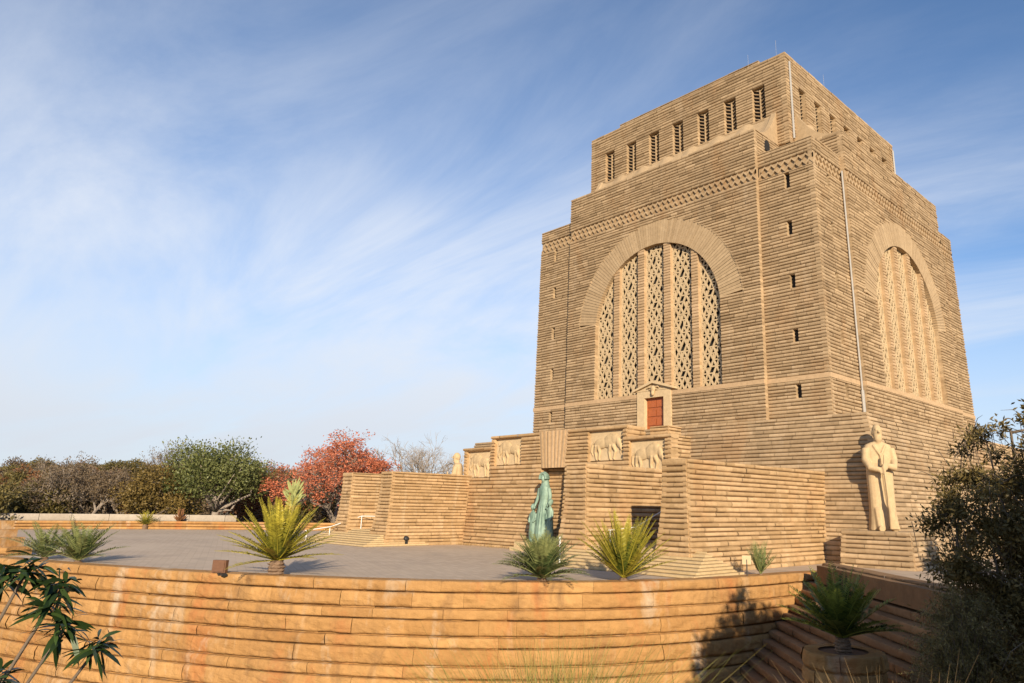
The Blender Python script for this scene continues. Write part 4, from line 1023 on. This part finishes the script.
# dark tree at right
CR = np.array((0.71, 0.70, 0)); CF = np.array((-0.70, 0.71, 0))
def right_tree():
    base = np.array((42.2, -57.2, -15.2)); t = thing('dark_tree', 'dark olive tree with drooping twigs filling the right edge', 'tree', tuple(base))
    rng = np.random.default_rng(17); mpp = 0.0355
    cl_ = []
    for (u, v, r_) in ((965, 440, 12), (975, 428, 9), (1004, 455, 13), (1016, 485, 22), (990, 480, 16), (950, 478, 17), (936, 492, 14), (920, 512, 17), (965, 515, 26), (1000, 535, 32), (935, 550, 22), (970, 575, 32), (1010, 610, 40), (945, 610, 26), (985, 645, 36), (1040, 560, 46), (1045, 500, 34), (1060, 620, 50), (930, 650, 20), (960, 680, 26), (1010, 690, 36)):
        for q_ in range(4):
            c = CR*((u-1004+38)*mpp)+np.array((0, 0, (683-v)*mpp+0.2))+CF*rng.normal()*1.1+rng.normal(size=3)*0.25; cl_.append((*c, r_*mpp*rng.uniform(0.7, 1.0)))
    mb = MB(); limbs(mb, rng, (0, 0, 0), [c[:3] for c in cl_[::7]], 0.17, n=5)
    for q_ in range(420):
        c = cl_[rng.integers(len(cl_))]; p = np.array(c[:3])+rng.normal(size=3)*c[3]*0.5; d = rng.normal(size=3); d[2] -= 0.4; d /= np.linalg.norm(d)
        mb.tube([p, p+d*0.5, p+d*0.9+np.array((0, 0, -0.25))], [0.014, 0.01, 0.004], 3, cap=False)
    # the bare curled twig at the top
    o = np.array((0, 0, 0))+CR*0.95+np.array((0, 0, 8.95))
    arc = [o+CR*(-0.03-0.18*math.sin(a))+np.array((0, 0, 0.17-0.17*math.cos(a)+0.1)) for a in np.linspace(0, 4.6, 14)]
    mb.tube([o-np.array((0, 0, 1.3)), o]+arc, [0.05, 0.04]+[0.034-0.0018*k for k in range(14)], 5)
    mb.tube([o, o+CR*0.5+np.array((0, 0, 0.1)), o+CR*1.2+np.array((0, 0, -0.25)), o+CR*1.7+np.array((0, 0, 0.1))], [0.05, 0.04, 0.03, 0.015], 5)
    mb.obj('trunk', M['bark'], t, True)
    V, F, tone = crown(rng, cl_, 88000, 0.15, 0.36, 0.0, 0.12, 0.42); npmesh('crown', V, F, tone, M['leaf_dark'], t)
right_tree()
def twig_bush():
    base = np.array((41.75, -59.3, -14.7)); t = thing('twiggy_bush', 'feathery olive brown twiggy bush in front of the dark tree', 'bush', tuple(base)); rng = np.random.default_rng(29); mb = MB(); Ps = []; Ds = []
    for i in range(210):
        az = rng.uniform(0, 6.28); sp = rng.uniform(0.2, 1.55); h_ = rng.uniform(2.0, 3.9)*(1-0.25*(sp/1.55)**2); p = np.zeros(3); pts = [p]
        for j in range(1, 8):
            t_ = j/7; q_ = np.array((math.cos(az)*sp*t_**1.2, math.sin(az)*sp*t_**1.2, h_*math.sin(t_*2.0)/0.93))+rng.normal(size=3)*0.05; pts.append(q_)
        mb.tube(pts, [0.022, 0.018, 0.015, 0.012, 0.009, 0.007, 0.005, 0.003], 3, rng.random(), cap=False)
        for j in range(3, 8):
            for _ in range(28):
                a = rng.random(); c = pts[j-1]*(1-a)+pts[j]*a; Ps.append(c+rng.normal(size=3)*0.06); Ds.append(rng.normal(size=3)*0.8+(pts[j]-pts[j-1])*2)
    mb.obj('stem', M['bark'], t)
    P = np.array(Ps); V, F = leaf_quads(P, np.array(Ds), 0.10*rng.uniform(0.5, 1.3, len(P)), 0.22, rng); npmesh('crown', V, F, np.clip(rng.normal(0.5, 0.25, len(P)), 0, 1), M['leaf_twig'], t)
twig_bush()
# trees standing out of the frame on the right, towards the sun: they shade the stairs
tree('shade_tree', 'broad dark tree at the right, outside the photo, shading the stairs', (55.5, -63.6, -14.5), 15.0, 6.4, 'leaf_dark', 26000, 0.6, 71, nclump=54, low=0.2, hollow=0.1)
tree('shade_tree', 'tall dark tree farther right, outside the photo', (60.0, -47.5, -13.0), 17.0, 5.6, 'leaf_dark', 18000, 0.6, 72, nclump=46, low=0.3, hollow=0.2)
# leafy shrub close to the camera at lower left
def near_shrub():
    t = thing('leafy_shrub', 'glossy leafed branch, coloured dark for shade, close up at the lower left corner', 'shrub', (44.35, -81.55, -11.6)); o = np.array((44.35, -81.55, -11.6))
    rng = np.random.default_rng(23); mb = MB(); Vs = []; Fs = []; Ts = []; off = 0
    heads = [(44.69, -80.87, -9.10), (44.66, -81.02, -9.02), (44.72, -80.84, -9.30), (44.76, -80.70, -9.40), (44.66, -81.05, -9.50), (44.62, -81.12, -9.06), (44.72, -80.92, -9.20), (44.64, -81.12, -9.62)]
    for i, hd in enumerate(heads):
        hd = np.array(hd)-o; mid = hd*0.55+np.array((-0.1, -0.05, 0.1))
        mb.tube([(0, 0, -0.1), mid, hd-np.array((0, 0, 0.02)), hd], [0.02, 0.012, 0.007, 0.004], 5)
        nl = 44
        for j in range(nl):
            az = rng.uniform(0, 2*math.pi); el = rng.normal(0.0, 0.5); d = np.array((math.cos(az)*math.cos(el), math.sin(az)*math.cos(el), math.sin(el)))
            L = rng.uniform(0.08, 0.15); wv = L*rng.uniform(0.08, 0.12); s_ = np.cross(d, rng.normal(size=3)*0.5+np.array((0, 0, 1))); s_ /= np.linalg.norm(s_)
            p0 = hd+d*0.01+rng.normal(size=3)*0.02; dr = np.array((0, 0, -1))
            prof = [(0, .15), (.25, .75), (.5, 1.0), (.75, .8), (1.0, .05)]; row = []
            for (a, w_) in prof:
                c = p0+d*L*a+dr*L*0.35*a*a; row.append((c-s_*wv*w_, c+s_*wv*w_))
            V = np.array([p for r_ in row for p in r_]); Vs.append(V); Fs.append(np.array([(2*k, 2*k+1, 2*k+3, 2*k+2) for k in range(4)])+off); off += len(V)
            Ts.append(np.full(4, np.clip(rng.normal(0.4, 0.25), 0, 1)))
    mb.obj('stem', M['bark'], t, True)
    npmesh('leaf', np.concatenate(Vs), np.concatenate(Fs), np.concatenate(Ts), M['leaf_near_shade'], t)
near_shrub()
# grasses
def grass(name, lab, pos, n, h, spread, m, seed, cat='grass', wd=0.008):
    rng = np.random.default_rng(seed); Vs = []; Fs = []; Ts = []; off = 0
    for i in range(n):
        p = np.array((rng.normal()*spread[0], rng.normal()*spread[1], -0.15)); b_ = np.array((rng.normal()*0.35, rng.normal()*0.35, 1)); hh = h*rng.uniform(0.5, 1.1); w_ = wd*(1+rng.random())
        c = [p, p+b_*hh*0.5, p+b_*hh*0.85+np.array((b_[0], b_[1], -0.05))*hh*0.3]; s_ = rng.normal(size=3); s_[2] = 0; s_ /= np.linalg.norm(s_)
        V = np.array([c[0]-s_*w_, c[0]+s_*w_, c[1]-s_*w_*0.8, c[1]+s_*w_*0.8, c[2]-s_*w_*0.1, c[2]+s_*w_*0.1]); Vs.append(V); Fs.append(np.array([(0, 1, 3, 2), (2, 3, 5, 4)])+off); off += 6
        Ts.append(np.full(2, np.clip(rng.normal(0.5, 0.25), 0, 1)))
    o = npmesh(name, np.concatenate(Vs), np.concatenate(Fs), np.concatenate(Ts), M[m]); o.location = pos
    return tag(o, lab, cat)
def gz_at(x, y): return gz(x, y)
grass('grass_tuft', 'yellow green grass tuft in front of the curved wall at the bottom edge', (39.1, -72.0, gz_at(39.1, -72.0)), 2600, 3.75, (0.5, 0.4), 'greengrass', 1, wd=0.007)
grass('grass_tuft', 'dry straw coloured grass clump at the bottom edge, right of the planter', (44.5, -70.7, gz_at(44.5, -70.7)), 1200, 3.2, (0.28, 0.28), 'drygrass', 2, wd=0.006)
grass('grass_tuft', 'tall dark reedy grass under the dark tree', (39.6, -57.4, gz_at(39.6, -57.4)), 700, 2.9, (0.7, 0.7), 'frond_dark', 3)
# small things on the plaza
bx = thing('spotlight', 'small rusty square floodlight on the curved wall rim', 'floodlight', (7.6, -66.5, PZ))
mb = MB(); mb.box(-0.38, 0.38, -0.12, 0.12, 0.12, 0.75, 0.5, lambda x, y, z: (x*0.8+y*0.6, x*0.6-y*0.8, z)); mb.box(-0.32, 0.32, 0.12, 0.16, 0.17, 0.7, 0.5, lambda x, y, z: (x*0.8+y*0.6, x*0.6-y*0.8, z)); mb.obj('housing', M['rust'], bx)
mb = MB(); mb.box(-0.2, 0.2, -0.1, 0.1, -0.02, 0.13); mb.box(0.45, 0.75, -0.12, 0.12, 0, 0.12); mb.obj('bracket', M['black'], bx)
b2 = thing('spotlight', 'small black floodlight on the steps by the left court', 'floodlight', (-11.95, -42.8, PZ+0.3))
mb = MB(); mb.ell((0, 0, 0.35), (0.32, 0.3, 0.25)); mb.obj('housing', M['black'], b2); mb = MB(); mb.box(-0.15, 0.15, -0.15, 0.15, -0.3, 0.2); mb.obj('bracket', M['black'], b2)
sg_ = thing('sign', 'small white information board on a thin dark post', 'sign', (25.2, -43.5, PZ))
mb = MB(); mb.tube([(0, 0, -0.1), (0, 0, 1.0)], 0.035, 6); mb.obj('post', M['black'], sg_)
mb = MB(); mb.box(-0.25, 0.25, -0.02, 0.02, 0.72, 1.22, 0.5, lambda x, y, z: (x*0.75, x*0.66+y, z)); mb.obj('board', M['pale'], sg_)
wp = thing('marker_post', 'thin white post between the two rim cycads', 'post', (13.1, -46.9, PZ))
mb = MB(); mb.tube([(0, 0, -0.05), (0, 0, 1.75)], 0.055, 6); mb.obj('shaft', M['white'], wp); mb = MB(); mb.tube([(0, 0, 1.75), (0, 0, 1.83)], [0.08, 0.05], 6); mb.obj('cap', M['white'], wp)
ms = thing('mast', 'thin pale mast on the far hill at left', 'mast', (-230, -5, hill(-230, -5)+PZ-1))
mb = MB(); mb.tube([(0, 0, 0), (0, 0, 11)], 0.07, 6); mb.obj('pole', M['white'], ms); mb = MB(); mb.box(-0.3, 0.3, -0.3, 0.3, 10.6, 11.2); mb.obj('head', M['white'], ms)

for i, (x, y, n_) in enumerate(((-10.5, -37.0, 160), (-6.5, -37.1, 120), (-3.2, -37.3, 140))):
    grass('grass_tuft', ('low dry weeds at the foot of the left court wall', 'sparse dry weeds midway along the wall left of the bronze statue', 'dry weeds beside the plinth of the bronze statue')[i], (x, y, PZ), n_, 0.55, (1.1, 0.15), 'drygrass', 10+i)
